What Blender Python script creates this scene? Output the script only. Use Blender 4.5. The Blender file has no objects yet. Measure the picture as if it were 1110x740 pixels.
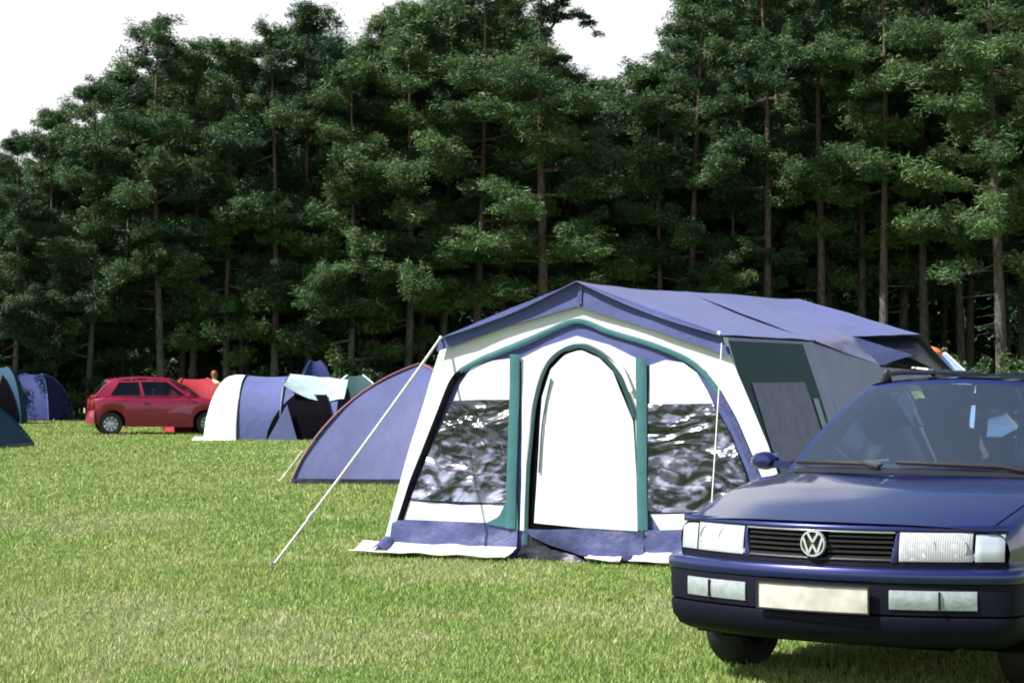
import bpy, bmesh, math, random
import numpy as np
from mathutils import Vector, Matrix, noise, geometry

PI = math.pi
R = math.radians
scn = bpy.context.scene
COL = scn.collection
H_CAM, F_PX, CX, HOR = 1.45, 2200.0, 555.0, 407.0

# ------------------------------------------------------------------ helpers
def at(u, D, v=None):
    """Ground (or height) point seen at photo column u and depth D."""
    z = 0.0 if v is None else H_CAM - (v - HOR) / F_PX * D
    return Vector(((u - CX) / F_PX * D, D, z))

def depth(v, z=0.0):
    return (H_CAM - z) * F_PX / (v - HOR)

def lerp(a, b, t): return a + (b - a) * t
def interp(tab, x):
    if x <= tab[0][0]: return tab[0][1]
    for (x0, y0), (x1, y1) in zip(tab, tab[1:]):
        if x <= x1: return lerp(y0, y1, (x - x0) / (x1 - x0))
    return tab[-1][1]

class MB:
    def __init__(self): self.v, self.f = [], []
    def add(self, vs, fs):
        n = len(self.v)
        self.v += [tuple(p) for p in vs]
        self.f += [tuple(i + n for i in f) for f in fs]
        return self
    def box(self, c, s, rot=None):
        c = Vector(c); hx, hy, hz = s[0] / 2, s[1] / 2, s[2] / 2
        ps = [Vector((x, y, z)) for x in (-hx, hx) for y in (-hy, hy) for z in (-hz, hz)]
        if rot is not None: ps = [rot @ p for p in ps]
        return self.add([c + p for p in ps], [(0, 1, 3, 2), (4, 6, 7, 5), (0, 4, 5, 1), (2, 3, 7, 6), (0, 2, 6, 4), (1, 5, 7, 3)])
    def tube(self, path, rad, n=8, cap=True):
        path = [Vector(p) for p in path]
        rads = rad if isinstance(rad, (list, tuple)) else [rad] * len(path)
        vs, fs = [], []
        prev = None
        for i, p in enumerate(path):
            t = (path[min(i + 1, len(path) - 1)] - path[max(i - 1, 0)])
            if t.length < 1e-9: t = Vector((0, 0, 1))
            t.normalize()
            if prev is None:
                a = t.orthogonal().normalized()
            else:
                a = (prev - t * prev.dot(t))
                a = a.normalized() if a.length > 1e-6 else t.orthogonal().normalized()
            prev = a
            b = t.cross(a)
            for k in range(n):
                an = 2 * PI * k / n
                vs.append(p + (a * math.cos(an) + b * math.sin(an)) * rads[i])
        for i in range(len(path) - 1):
            for k in range(n):
                fs.append((i * n + k, i * n + (k + 1) % n, (i + 1) * n + (k + 1) % n, (i + 1) * n + k))
        if cap:
            fs.append(tuple(range(n - 1, -1, -1)))
            fs.append(tuple((len(path) - 1) * n + k for k in range(n)))
        return self.add(vs, fs)
    def lathe(self, prof, c, axis='x', n=32, close=False):
        c = Vector(c); vs, fs = [], []
        for (r, h) in prof:
            for k in range(n):
                a = 2 * PI * k / n
                if axis == 'x': p = Vector((h, r * math.cos(a), r * math.sin(a)))
                elif axis == 'y': p = Vector((r * math.cos(a), h, r * math.sin(a)))
                else: p = Vector((r * math.cos(a), r * math.sin(a), h))
                vs.append(c + p)
        m = len(prof)
        for i in range(m if close else m - 1):
            for k in range(n):
                j = (i + 1) % m
                fs.append((i * n + k, i * n + (k + 1) % n, j * n + (k + 1) % n, j * n + k))
        return self.add(vs, fs)
    def grid(self, fn, us, vs):
        P = [fn(u, v) for v in vs for u in us]
        nu = len(us)
        F = [(j * nu + i, j * nu + i + 1, (j + 1) * nu + i + 1, (j + 1) * nu + i) for j in range(len(vs) - 1) for i in range(nu - 1)]
        return self.add(P, F)
    def build(self, name, mat, parent=None, smooth=True, solid=0.0, bevel=0.0, weld=False, angle=40):
        me = bpy.data.meshes.new(name)
        me.from_pydata(self.v, [], self.f)
        bm = bmesh.new(); bm.from_mesh(me)
        if weld: bmesh.ops.remove_doubles(bm, verts=bm.verts, dist=1e-4)
        bmesh.ops.recalc_face_normals(bm, faces=bm.faces)
        if bevel > 0:
            es = [e for e in bm.edges if len(e.link_faces) == 2 and e.calc_face_angle(0) > R(35)]
            bmesh.ops.bevel(bm, geom=es, offset=bevel, segments=2, profile=.6, affect='EDGES')
        for f in bm.faces: f.smooth = smooth
        if smooth:
            for e in bm.edges:
                if len(e.link_faces) == 2 and e.calc_face_angle(0) > R(angle): e.smooth = False
        bm.to_mesh(me); bm.free()
        o = bpy.data.objects.new(name, me)
        COL.objects.link(o)
        if mat: me.materials.append(mat)
        if parent: o.parent = parent
        if solid:
            m = o.modifiers.new('thick', 'SOLIDIFY'); m.thickness = solid; m.offset = 0
            o.modifiers.new('crisp', 'EDGE_SPLIT').split_angle = R(40)
        return o

def link(name, me, mat, parent=None):
    o = bpy.data.objects.new(name, me); COL.objects.link(o)
    if mat and not me.materials: me.materials.append(mat)
    if parent: o.parent = parent
    return o

def tag(o, label=None, cat=None, group=None, kind=None):
    if label: o['label'] = label
    if cat: o['category'] = cat
    if group: o['group'] = group
    if kind: o['kind'] = kind
    return o

def thing(name, label, cat, loc=(0, 0, 0), rz=0.0, group=None):
    o = bpy.data.objects.new(name, None); COL.objects.link(o)
    o.location = loc; o.rotation_euler = (0, 0, rz); o.empty_display_size = .3
    return tag(o, label, cat, group)

# ------------------------------------------------------------------ materials
def new_mat(name):
    m = bpy.data.materials.new(name); m.use_nodes = True
    return m, m.node_tree, m.node_tree.nodes, m.node_tree.links

def mat(name, col, rough=.6, metal=0.0, coat=0.0, var=0.0, vscale=6.0, bump=0.0, bscale=40.0, bdist=.01, spec=.5, sheen=0.0, coatr=.03, trans=0.0):
    m, nt, N, L = new_mat(name)
    b = N['Principled BSDF']
    b.inputs['Base Color'].default_value = (*col, 1)
    b.inputs['Roughness'].default_value = rough
    b.inputs['Metallic'].default_value = metal
    b.inputs['Coat Weight'].default_value = coat
    b.inputs['Coat Roughness'].default_value = coatr
    b.inputs['Specular IOR Level'].default_value = spec
    if sheen: b.inputs['Sheen Weight'].default_value = sheen
    tc = N.new('ShaderNodeTexCoord')
    if var:
        n = N.new('ShaderNodeTexNoise'); n.inputs['Scale'].default_value = vscale; n.inputs['Detail'].default_value = 5
        L.new(tc.outputs['Object'], n.inputs['Vector'])
        mr = N.new('ShaderNodeMapRange'); mr.inputs[1].default_value = .3; mr.inputs[2].default_value = .7
        mr.inputs[3].default_value = 1 - var; mr.inputs[4].default_value = 1 + var
        L.new(n.outputs['Fac'], mr.inputs[0])
        mx = N.new('ShaderNodeVectorMath'); mx.operation = 'SCALE'; mx.inputs[0].default_value = col
        L.new(mr.outputs[0], mx.inputs['Scale']); L.new(mx.outputs[0], b.inputs['Base Color'])
    if bump:
        n = N.new('ShaderNodeTexNoise'); n.inputs['Scale'].default_value = bscale; n.inputs['Detail'].default_value = 6
        L.new(tc.outputs['Object'], n.inputs['Vector'])
        bp = N.new('ShaderNodeBump'); bp.inputs['Strength'].default_value = bump; bp.inputs['Distance'].default_value = bdist
        L.new(n.outputs['Fac'], bp.inputs['Height']); L.new(bp.outputs[0], b.inputs['Normal'])
    if trans:
        t = N.new('ShaderNodeBsdfTranslucent'); t.inputs[0].default_value = (*col, 1)
        mix = N.new('ShaderNodeMixShader'); mix.inputs[0].default_value = trans
        L.new(b.outputs[0], mix.inputs[1]); L.new(t.outputs[0], mix.inputs[2])
        L.new(mix.outputs[0], N['Material Output'].inputs[0])
    return m

def glass_mat(name, tint, rough=.02, bump=0.0, opac=.0, fres=1.45, sky_veil=0.0):
    m, nt, N, L = new_mat(name)
    N.remove(N['Principled BSDF'])
    t = N.new('ShaderNodeBsdfTransparent'); t.inputs[0].default_value = (*tint, 1)
    g = N.new('ShaderNodeBsdfGlossy'); g.inputs['Roughness'].default_value = rough; g.inputs[0].default_value = (.95, .97, 1, 1)
    fr = N.new('ShaderNodeFresnel'); fr.inputs[0].default_value = fres
    if sky_veil:
        df = N.new('ShaderNodeBsdfDiffuse'); df.inputs[0].default_value = (.34, .44, .56, 1)  # pale blue diffuse veil imitates sky reflected in the glass
        m0 = N.new('ShaderNodeMixShader'); m0.inputs[0].default_value = sky_veil; L.new(t.outputs[0], m0.inputs[1]); L.new(df.outputs[0], m0.inputs[2]); t = m0
    mx = N.new('ShaderNodeMixShader')
    L.new(fr.outputs[0], mx.inputs[0]); L.new(t.outputs[0], mx.inputs[1]); L.new(g.outputs[0], mx.inputs[2])
    L.new(mx.outputs[0], N['Material Output'].inputs[0])
    return m

def vinyl_mat(name, glare, bias):
    """Clear crinkled tent window: dim inside and pale low reflection painted into the colour, broad soft reflections of sky."""
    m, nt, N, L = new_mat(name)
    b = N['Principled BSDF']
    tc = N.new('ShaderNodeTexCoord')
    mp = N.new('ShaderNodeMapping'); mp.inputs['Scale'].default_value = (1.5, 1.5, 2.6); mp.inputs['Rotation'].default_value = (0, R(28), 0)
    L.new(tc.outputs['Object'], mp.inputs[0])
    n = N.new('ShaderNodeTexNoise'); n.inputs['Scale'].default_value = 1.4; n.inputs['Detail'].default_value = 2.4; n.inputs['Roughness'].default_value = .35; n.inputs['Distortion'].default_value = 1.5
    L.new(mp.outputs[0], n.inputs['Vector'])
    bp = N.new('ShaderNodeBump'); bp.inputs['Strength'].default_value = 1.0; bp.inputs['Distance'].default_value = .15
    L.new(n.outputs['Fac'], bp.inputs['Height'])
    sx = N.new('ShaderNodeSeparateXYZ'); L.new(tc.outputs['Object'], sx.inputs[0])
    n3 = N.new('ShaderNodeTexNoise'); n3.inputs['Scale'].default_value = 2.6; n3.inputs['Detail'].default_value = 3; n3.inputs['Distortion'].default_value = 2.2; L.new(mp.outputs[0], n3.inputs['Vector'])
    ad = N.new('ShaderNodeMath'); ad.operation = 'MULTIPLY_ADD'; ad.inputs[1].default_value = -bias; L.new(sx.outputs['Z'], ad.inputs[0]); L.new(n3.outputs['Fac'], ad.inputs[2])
    mr = N.new('ShaderNodeMapRange'); mr.interpolation_type = 'SMOOTHSTEP'; mr.inputs[1].default_value = glare; mr.inputs[2].default_value = glare + .22; mr.inputs[3].default_value = 0; mr.inputs[4].default_value = 1; L.new(ad.outputs[0], mr.inputs[0])
    mx = N.new('ShaderNodeMix'); mx.data_type = 'RGBA'; mx.inputs['A'].default_value = (.012, .014, .026, 1); mx.inputs['B'].default_value = (.27, .29, .42, 1)  # dark inside to pale reflection, both painted as base colour
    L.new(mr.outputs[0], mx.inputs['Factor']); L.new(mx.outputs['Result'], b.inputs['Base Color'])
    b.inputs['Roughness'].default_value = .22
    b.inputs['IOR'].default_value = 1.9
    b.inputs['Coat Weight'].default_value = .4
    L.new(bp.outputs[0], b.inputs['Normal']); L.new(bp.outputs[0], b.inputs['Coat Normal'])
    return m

def foliage_mat(name, c0, c1, trans=.25):
    m, nt, N, L = new_mat(name)
    b = N['Principled BSDF']; b.inputs['Roughness'].default_value = .55; b.inputs['Specular IOR Level'].default_value = .35
    at_ = N.new('ShaderNodeAttribute'); at_.attribute_name = 'tint'
    oi = N.new('ShaderNodeObjectInfo')
    ad = N.new('ShaderNodeMath'); ad.operation = 'MULTIPLY_ADD'; ad.inputs[1].default_value = .60; ad.inputs[2].default_value = -.28
    L.new(oi.outputs['Random'], ad.inputs[0])
    s = N.new('ShaderNodeMath'); s.operation = 'ADD'; s.use_clamp = True
    L.new(at_.outputs['Fac'], s.inputs[0]); L.new(ad.outputs[0], s.inputs[1])
    mx = N.new('ShaderNodeMix'); mx.data_type = 'RGBA'
    mx.inputs['A'].default_value = (*c0, 1); mx.inputs['B'].default_value = (*c1, 1)
    L.new(s.outputs[0], mx.inputs['Factor'])
    L.new(mx.outputs['Result'], b.inputs['Base Color'])
    t = N.new('ShaderNodeBsdfTranslucent'); L.new(mx.outputs['Result'], t.inputs[0])
    mix = N.new('ShaderNodeMixShader'); mix.inputs[0].default_value = trans
    L.new(b.outputs[0], mix.inputs[1]); L.new(t.outputs[0], mix.inputs[2]); L.new(mix.outputs[0], N['Material Output'].inputs[0])
    return m

def bark_mat():
    m, nt, N, L = new_mat('pine_bark')
    b = N['Principled BSDF']; b.inputs['Roughness'].default_value = .9
    tc = N.new('ShaderNodeTexCoord')
    mp = N.new('ShaderNodeMapping'); mp.inputs['Scale'].default_value = (6, 6, 1.4); L.new(tc.outputs['Object'], mp.inputs[0])
    n = N.new('ShaderNodeTexNoise'); n.inputs['Scale'].default_value = 3; n.inputs['Detail'].default_value = 8; L.new(mp.outputs[0], n.inputs['Vector'])
    sx = N.new('ShaderNodeSeparateXYZ'); L.new(tc.outputs['Object'], sx.inputs[0])
    mr = N.new('ShaderNodeMapRange'); mr.inputs[1].default_value = 3; mr.inputs[2].default_value = 8; L.new(sx.outputs['Z'], mr.inputs[0])
    c1 = N.new('ShaderNodeMix'); c1.data_type = 'RGBA'; c1.inputs['A'].default_value = (.10, .09, .082, 1); c1.inputs['B'].default_value = (.115, .078, .055, 1)
    L.new(mr.outputs[0], c1.inputs['Factor'])
    cr = N.new('ShaderNodeMapRange'); cr.inputs[1].default_value = .35; cr.inputs[2].default_value = .65; cr.inputs[3].default_value = .35; cr.inputs[4].default_value = 1.25; L.new(n.outputs['Fac'], cr.inputs[0])
    vm = N.new('ShaderNodeVectorMath'); vm.operation = 'SCALE'; L.new(c1.outputs['Result'], vm.inputs[0]); L.new(cr.outputs[0], vm.inputs['Scale'])
    L.new(vm.outputs[0], b.inputs['Base Color'])
    bp = N.new('ShaderNodeBump'); bp.inputs['Strength'].default_value = .6; bp.inputs['Distance'].default_value = .04; L.new(n.outputs['Fac'], bp.inputs['Height']); L.new(bp.outputs[0], b.inputs['Normal'])
    return m

def ground_mat(name, blades=False):
    m, nt, N, L = new_mat(name)
    b = N['Principled BSDF']; b.inputs['Roughness'].default_value = .75; b.inputs['Specular IOR Level'].default_value = .25
    ge = N.new('ShaderNodeNewGeometry')
    mp = N.new('ShaderNodeMapping'); mp.inputs['Scale'].default_value = (1, .42, 0); L.new(ge.outputs['Position'], mp.inputs[0])
    def nz(scale, detail, rough=.6):
        n = N.new('ShaderNodeTexNoise'); n.inputs['Scale'].default_value = scale; n.inputs['Detail'].default_value = detail; n.inputs['Roughness'].default_value = rough
        L.new(mp.outputs[0], n.inputs['Vector']); return n
    def mr(src, a, c, lo=0, hi=1):
        r = N.new('ShaderNodeMapRange'); r.inputs[1].default_value = a; r.inputs[2].default_value = c; r.inputs[3].default_value = lo; r.inputs[4].default_value = hi
        L.new(src, r.inputs[0]); return r.outputs[0]
    def mix(fac, A, B):
        x = N.new('ShaderNodeMix'); x.data_type = 'RGBA'
        L.new(fac, x.inputs['Factor'])
        for s, q in (('A', A), ('B', B)):
            if isinstance(q, tuple): x.inputs[s].default_value = (*q, 1)
            else: L.new(q, x.inputs[s])
        return x.outputs['Result']
    n1, n2, n3 = nz(.55, 4), nz(2.6, 5), nz(13, 4)
    green, olive, straw = (.205, .325, .070), (.285, .370, .108), (.45, .46, .23)
    c = mix(mr(n1.outputs['Fac'], .38, .64), green, olive)
    c = mix(mr(n2.outputs['Fac'], .53, .74, 0, .8), c, straw)
    # worn, sun-dried patches where people walk
    for px, py, rad in ((-1.5, 10.9, 1.3), (-2.6, 12.6, 1.0), (.9, 12.2, .9), (-.5, 15.0, .9), (-4.4, 20.0, 1.6)):
        ds = N.new('ShaderNodeVectorMath'); ds.operation = 'DISTANCE'; L.new(ge.outputs['Position'], ds.inputs[0]); ds.inputs[1].default_value = (px, py, 0)
        sm = N.new('ShaderNodeMath'); sm.operation = 'MULTIPLY_ADD'; L.new(n2.outputs['Fac'], sm.inputs[0]); sm.inputs[1].default_value = -2.6 * rad; L.new(ds.outputs['Value'], sm.inputs[2])
        c = mix(mr(sm.outputs[0], -.75 * rad, -.1 * rad, .55, 0), c, (.37, .41, .19))
    if blades:
        a = N.new('ShaderNodeAttribute'); a.attribute_name = 'tint'
        c = mix(mr(a.outputs['Fac'], .78, 1, 0, .8), c, (.50, .46, .25))
        v = mr(a.outputs['Fac'], 0, 1, .80, 1.30)
    else:
        v = mr(n3.outputs['Fac'], .3, .7, .30, .58)
    s = N.new('ShaderNodeVectorMath'); s.operation = 'SCALE'; L.new(c, s.inputs[0]); L.new(v, s.inputs['Scale'])
    L.new(s.outputs[0], b.inputs['Base Color'])
    if blades:
        t = N.new('ShaderNodeBsdfTranslucent'); L.new(s.outputs[0], t.inputs[0])
        mx = N.new('ShaderNodeMixShader'); mx.inputs[0].default_value = .3
        L.new(b.outputs[0], mx.inputs[1]); L.new(t.outputs[0], mx.inputs[2]); L.new(mx.outputs[0], N['Material Output'].inputs[0])
    else:
        bp = N.new('ShaderNodeBump'); bp.inputs['Strength'].default_value = .8; bp.inputs['Distance'].default_value = .06
        L.new(n3.outputs['Fac'], bp.inputs['Height']); L.new(bp.outputs[0], b.inputs['Normal'])
    return m

def lamp_lens_mat():
    m, nt, N, L = new_mat('ribbed_lamp_lens')
    b = N['Principled BSDF']; b.inputs['Base Color'].default_value = (.85, .87, .90, 1); b.inputs['Roughness'].default_value = .25; b.inputs['Coat Weight'].default_value = 1
    tc = N.new('ShaderNodeTexCoord'); wv = N.new('ShaderNodeTexWave'); wv.inputs['Scale'].default_value = 34; wv.inputs['Distortion'].default_value = .4
    L.new(tc.outputs['Object'], wv.inputs['Vector'])
    bp = N.new('ShaderNodeBump'); bp.inputs['Strength'].default_value = .3; bp.inputs['Distance'].default_value = .004; L.new(wv.outputs['Fac'], bp.inputs['Height']); L.new(bp.outputs[0], b.inputs['Normal'])
    t = N.new('ShaderNodeBsdfTransparent'); t.inputs[0].default_value = (.95, .97, 1, 1)
    mr = N.new('ShaderNodeMapRange'); mr.inputs[3].default_value = .50; mr.inputs[4].default_value = .64; L.new(wv.outputs['Fac'], mr.inputs[0])
    mx = N.new('ShaderNodeMixShader'); L.new(mr.outputs[0], mx.inputs[0]); L.new(t.outputs[0], mx.inputs[1]); L.new(b.outputs[0], mx.inputs[2]); L.new(mx.outputs[0], N['Material Output'].inputs[0])
    return m

M = dict(
    lamp=lamp_lens_mat(),
    navy=mat('navy_paint', (.014, .020, .118), .30, .5, .9, .05, 3),
    red=mat('red_paint', (.25, .004, .034), .42, .1, .55, .05, 3),
    black_plastic=mat('black_plastic', (.012, .012, .014), .5, bump=.15, bscale=90),
    dark_trim=mat('dark_bumper_plastic', (.0055, .006, .013), .5, bump=.1, bscale=60, spec=.12),
    rubber=mat('tyre_rubber', (.018, .018, .018), .85, var=.3, vscale=14, bump=.3, bscale=60),
    under=mat('underbody', (.006, .006, .006), .95, var=.3, spec=.05),
    chrome=mat('chrome', (.82, .83, .85), .14, 1.0),
    silver=mat('reflector_silver', (.86, .88, .90), .30, .75, var=.08, vscale=30),
    lens_white=mat('frosted_lens', (.88, .89, .90), .30, .0, .6, .06, 40, .4, 70, .01),
    lens_amber=mat('amber_clear_lens', (.55, .60, .68), .18, .2, 1.0),
    fog=mat('fog_lens', (.36, .41, .43), .25, .3, .8, .18, 26, .3, 60, .006),
    alloy=mat('wheel_alloy', (.52, .57, .64), .32, .6, var=.08),
    plate=mat('number_plate', (.50, .485, .42), .4, var=.22, vscale=15),
    tail=mat('tail_lens', (.40, .01, .01), .2, 0, 1.0),
    seat=mat('seat_cloth', (.035, .04, .06), .9, var=.2, vscale=20, bump=.3, bscale=90),
    dash=mat('dashboard_plastic', (.03, .032, .04), .6, bump=.2, bscale=80),
    glass=glass_mat('car_glass', (.78, .90, .92), .015, fres=2.8, sky_veil=.045),
    dglass=glass_mat('tinted_car_glass', (.35, .42, .46), .02, fres=1.55),
    violet=mat('violet_blue_canvas', (.084, .104, .275), .75, var=.10, vscale=3.5, bump=.5, bscale=7, bdist=.022, sheen=.15, trans=.12),
    violet_dark=mat('deep_blue_skirt', (.060, .070, .18), .5, var=.22, vscale=5, bump=.6, bscale=9, bdist=.03),
    dome=mat('dusty_blue_nylon', (.080, .096, .230), .6, var=.07, vscale=2.5, bump=.3, bscale=6, bdist=.02, trans=.12),
    green=mat('teal_green_trim', (.035, .135, .145), .7, var=.12, vscale=9, bump=.3, bscale=30),
    green_dark=mat('dark_green_canvas', (.014, .055, .06), .75, var=.15, vscale=6, bump=.3, bscale=20),
    mesh=mat('grey_mesh_window', (.15, .155, .25), .6, var=.18, vscale=7, bump=.4, bscale=14),
    grey=mat('grey_lilac_canvas', (.40, .40, .60), .8, var=.08, vscale=4, bump=.3, bscale=14, trans=.1),
    white=mat('white_canvas', (.77, .80, .82), .75, var=.03, vscale=4, bump=.4, bscale=6, bdist=.018, trans=.12),
    flap=mat('white_mud_flap', (.72, .72, .70), .5, var=.10, vscale=9, bump=.6, bscale=11, bdist=.02),
    dark=mat('dark_tent_inside', (.004, .004, .006), .95, var=.2, spec=.03),  # near-black colour paints in the shade inside tents; also colours edge piping
    groundsheet=mat('dark_ground_sheet', (.02, .022, .035), .45, var=.3, vscale=8, bump=.8, bscale=9, bdist=.03),
    redtrim=mat('faded_red_piping', (.20, .085, .10), .7, var=.15, vscale=9),
    rope=mat('pale_guy_rope', (.66, .65, .55), .8, var=.12, vscale=30),
    steel=mat('tent_pole_steel', (.45, .46, .48), .35, .9),
    redfab=mat('red_tent_nylon', (.40, .030, .042), .6, var=.12, vscale=3, bump=.3, bscale=7, trans=.2),
    blue=mat('royal_blue_nylon', (.016, .028, .125), .85, var=.15, vscale=3, bump=.4, bscale=7, trans=.1),
    bluelit=mat('light_blue_nylon', (.08, .11, .34), .6, var=.1, vscale=5),
    tealtent=mat('petrol_blue_nylon', (.012, .055, .105), .8, var=.12, vscale=3, bump=.3, bscale=8, trans=.1),
    paleteal=mat('pale_teal_nylon', (.46, .58, .60), .6, var=.12, vscale=5, trans=.25),
    orange=mat('orange_nylon', (.75, .17, .05), .6, var=.1, vscale=6),
    paleblue=mat('pale_blue_fabric', (.35, .50, .82), .7, var=.1, vscale=8, bump=.3, bscale=14),
    skin=mat('skin', (.52, .30, .20), .55),
    hair=mat('auburn_hair', (.22, .07, .02), .6),
    yellow=mat('pale_yellow_cotton', (.75, .62, .33), .8, var=.06),
    bark=bark_mat(), vinyl=vinyl_mat('painted_glare_vinyl', .24, .28), vinyl_dark=vinyl_mat('faint_painted_glare_vinyl', .42, .10),  # left window gets stronger painted reflection, right window less
    pine=foliage_mat('pine_needles', (.022, .056, .028), (.108, .182, .064), .25),
    shrub=foliage_mat('shrub_leaves', (.030, .060, .022), (.085, .14, .05), .3),
)

# ------------------------------------------------------------------ camera, light, sky
cam = bpy.data.cameras.new('camera'); co = bpy.data.objects.new('camera', cam); COL.objects.link(co)
cam.sensor_width = 36; cam.sensor_fit = 'HORIZONTAL'; cam.lens = 36 * F_PX / 1110
co.location = (0, 0, H_CAM)
co.rotation_euler = (PI / 2 + math.atan((HOR - 370) / F_PX), 0, 0)
cam.clip_start = .1; cam.clip_end = 3000
scn.camera = co

SUN = Vector((-.88, -.27, 0)).normalized() * math.cos(R(50)) + Vector((0, 0, math.sin(R(50))))
sl = bpy.data.lights.new('sun', 'SUN'); sl.energy = 4.9; sl.angle = R(.5); sl.color = (1, .975, .945)
so = bpy.data.objects.new('sun', sl); COL.objects.link(so)
so.rotation_euler = SUN.to_track_quat('Z', 'Y').to_euler()

w = bpy.data.worlds.new('World'); scn.world = w; w.use_nodes = True
N, L = w.node_tree.nodes, w.node_tree.links
bg = N['Background']
sky = N.new('ShaderNodeTexSky'); sky.sky_type = 'NISHITA'; sky.sun_disc = False
sky.sun_elevation = R(50); sky.sun_rotation = math.atan2(SUN.x, SUN.y)
sky.air_density = 1.0; sky.dust_density = 2.0; sky.ozone_density = 1.0
bg.inputs[1].default_value = .075
L.new(sky.outputs[0], bg.inputs[0])
# broken white summer cloud, thick near the horizon and thinning overhead
tc = N.new('ShaderNodeTexCoord')
nz = N.new('ShaderNodeTexNoise'); nz.inputs['Scale'].default_value = 2.3; nz.inputs['Detail'].default_value = 7; nz.inputs['Roughness'].default_value = .55
mp = N.new('ShaderNodeMapping'); mp.inputs['Scale'].default_value = (1, 1, 2.4)
L.new(tc.outputs['Generated'], mp.inputs[0]); L.new(mp.outputs[0], nz.inputs['Vector'])
sx = N.new('ShaderNodeSeparateXYZ'); L.new(tc.outputs['Generated'], sx.inputs[0])
el = N.new('ShaderNodeMapRange'); el.inputs[1].default_value = .16; el.inputs[2].default_value = .38; el.inputs[3].default_value = .42; el.inputs[4].default_value = -.16
L.new(sx.outputs['Z'], el.inputs[0])
ad = N.new('ShaderNodeMath'); ad.operation = 'ADD'; L.new(nz.outputs['Fac'], ad.inputs[0]); L.new(el.outputs[0], ad.inputs[1])
cm = N.new('ShaderNodeMapRange'); cm.interpolation_type = 'SMOOTHSTEP'; cm.inputs[1].default_value = .47; cm.inputs[2].default_value = .68
L.new(ad.outputs[0], cm.inputs[0])
bg2 = N.new('ShaderNodeBackground'); bg2.inputs[0].default_value = (.97, .98, 1, 1); bg2.inputs[1].default_value = .60
mxs = N.new('ShaderNodeMixShader'); L.new(cm.outputs[0], mxs.inputs[0]); L.new(bg.outputs[0], mxs.inputs[1]); L.new(bg2.outputs[0], mxs.inputs[2])
L.new(mxs.outputs[0], N['World Output'].inputs[0])

scn.view_settings.view_transform = 'Standard'; scn.view_settings.look = 'None'
scn.view_settings.exposure = 0.90; scn.view_settings.gamma = 1.0
scn.render.engine = 'CYCLES'
scn.cycles.use_denoising = True
scn.cycles.max_bounces = 8; scn.cycles.transparent_max_bounces = 16
scn.cycles.caustics_reflective = False; scn.cycles.caustics_refractive = False
scn.cycles.filter_width = 1.9

# ------------------------------------------------------------------ ground and grass
rng = np.random.default_rng(7)
random.seed(3)
def gz(x, y):
    return .035 * noise.noise((x * .16, y * .16, 1.7))
mb = MB()
xs = list(np.linspace(-34, 34, 69)); ys = list(np.linspace(4, 130, 127))
mb.grid(lambda x, y: (x, y, gz(x, y) * min(1, (y - 4) / 8, (130 - y) / 8, (34 - abs(x)) / 6)), xs, ys)
for x0, x1, y0, y1 in ((-900, 900, -900, 4), (-900, 900, 130, 1500), (-900, -34, 4, 130), (34, 900, 4, 130)):
    mb.add([(x0, y0, 0), (x1, y0, 0), (x1, y1, 0), (x0, y1, 0)], [(0, 1, 2, 3)])
tag(mb.build('ground', ground_mat('meadow_soil_and_turf')), kind='structure')

TENT_O, TENT_YAW = Vector((.54, 15.8, 0)), R(25)
tc_, ts_ = math.cos(TENT_YAW), math.sin(TENT_YAW)
def tent_local(X, Y):
    dx, dy = X - TENT_O.x, Y - TENT_O.y
    return tc_ * dx - ts_ * dy, ts_ * dx + tc_ * dy

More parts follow.
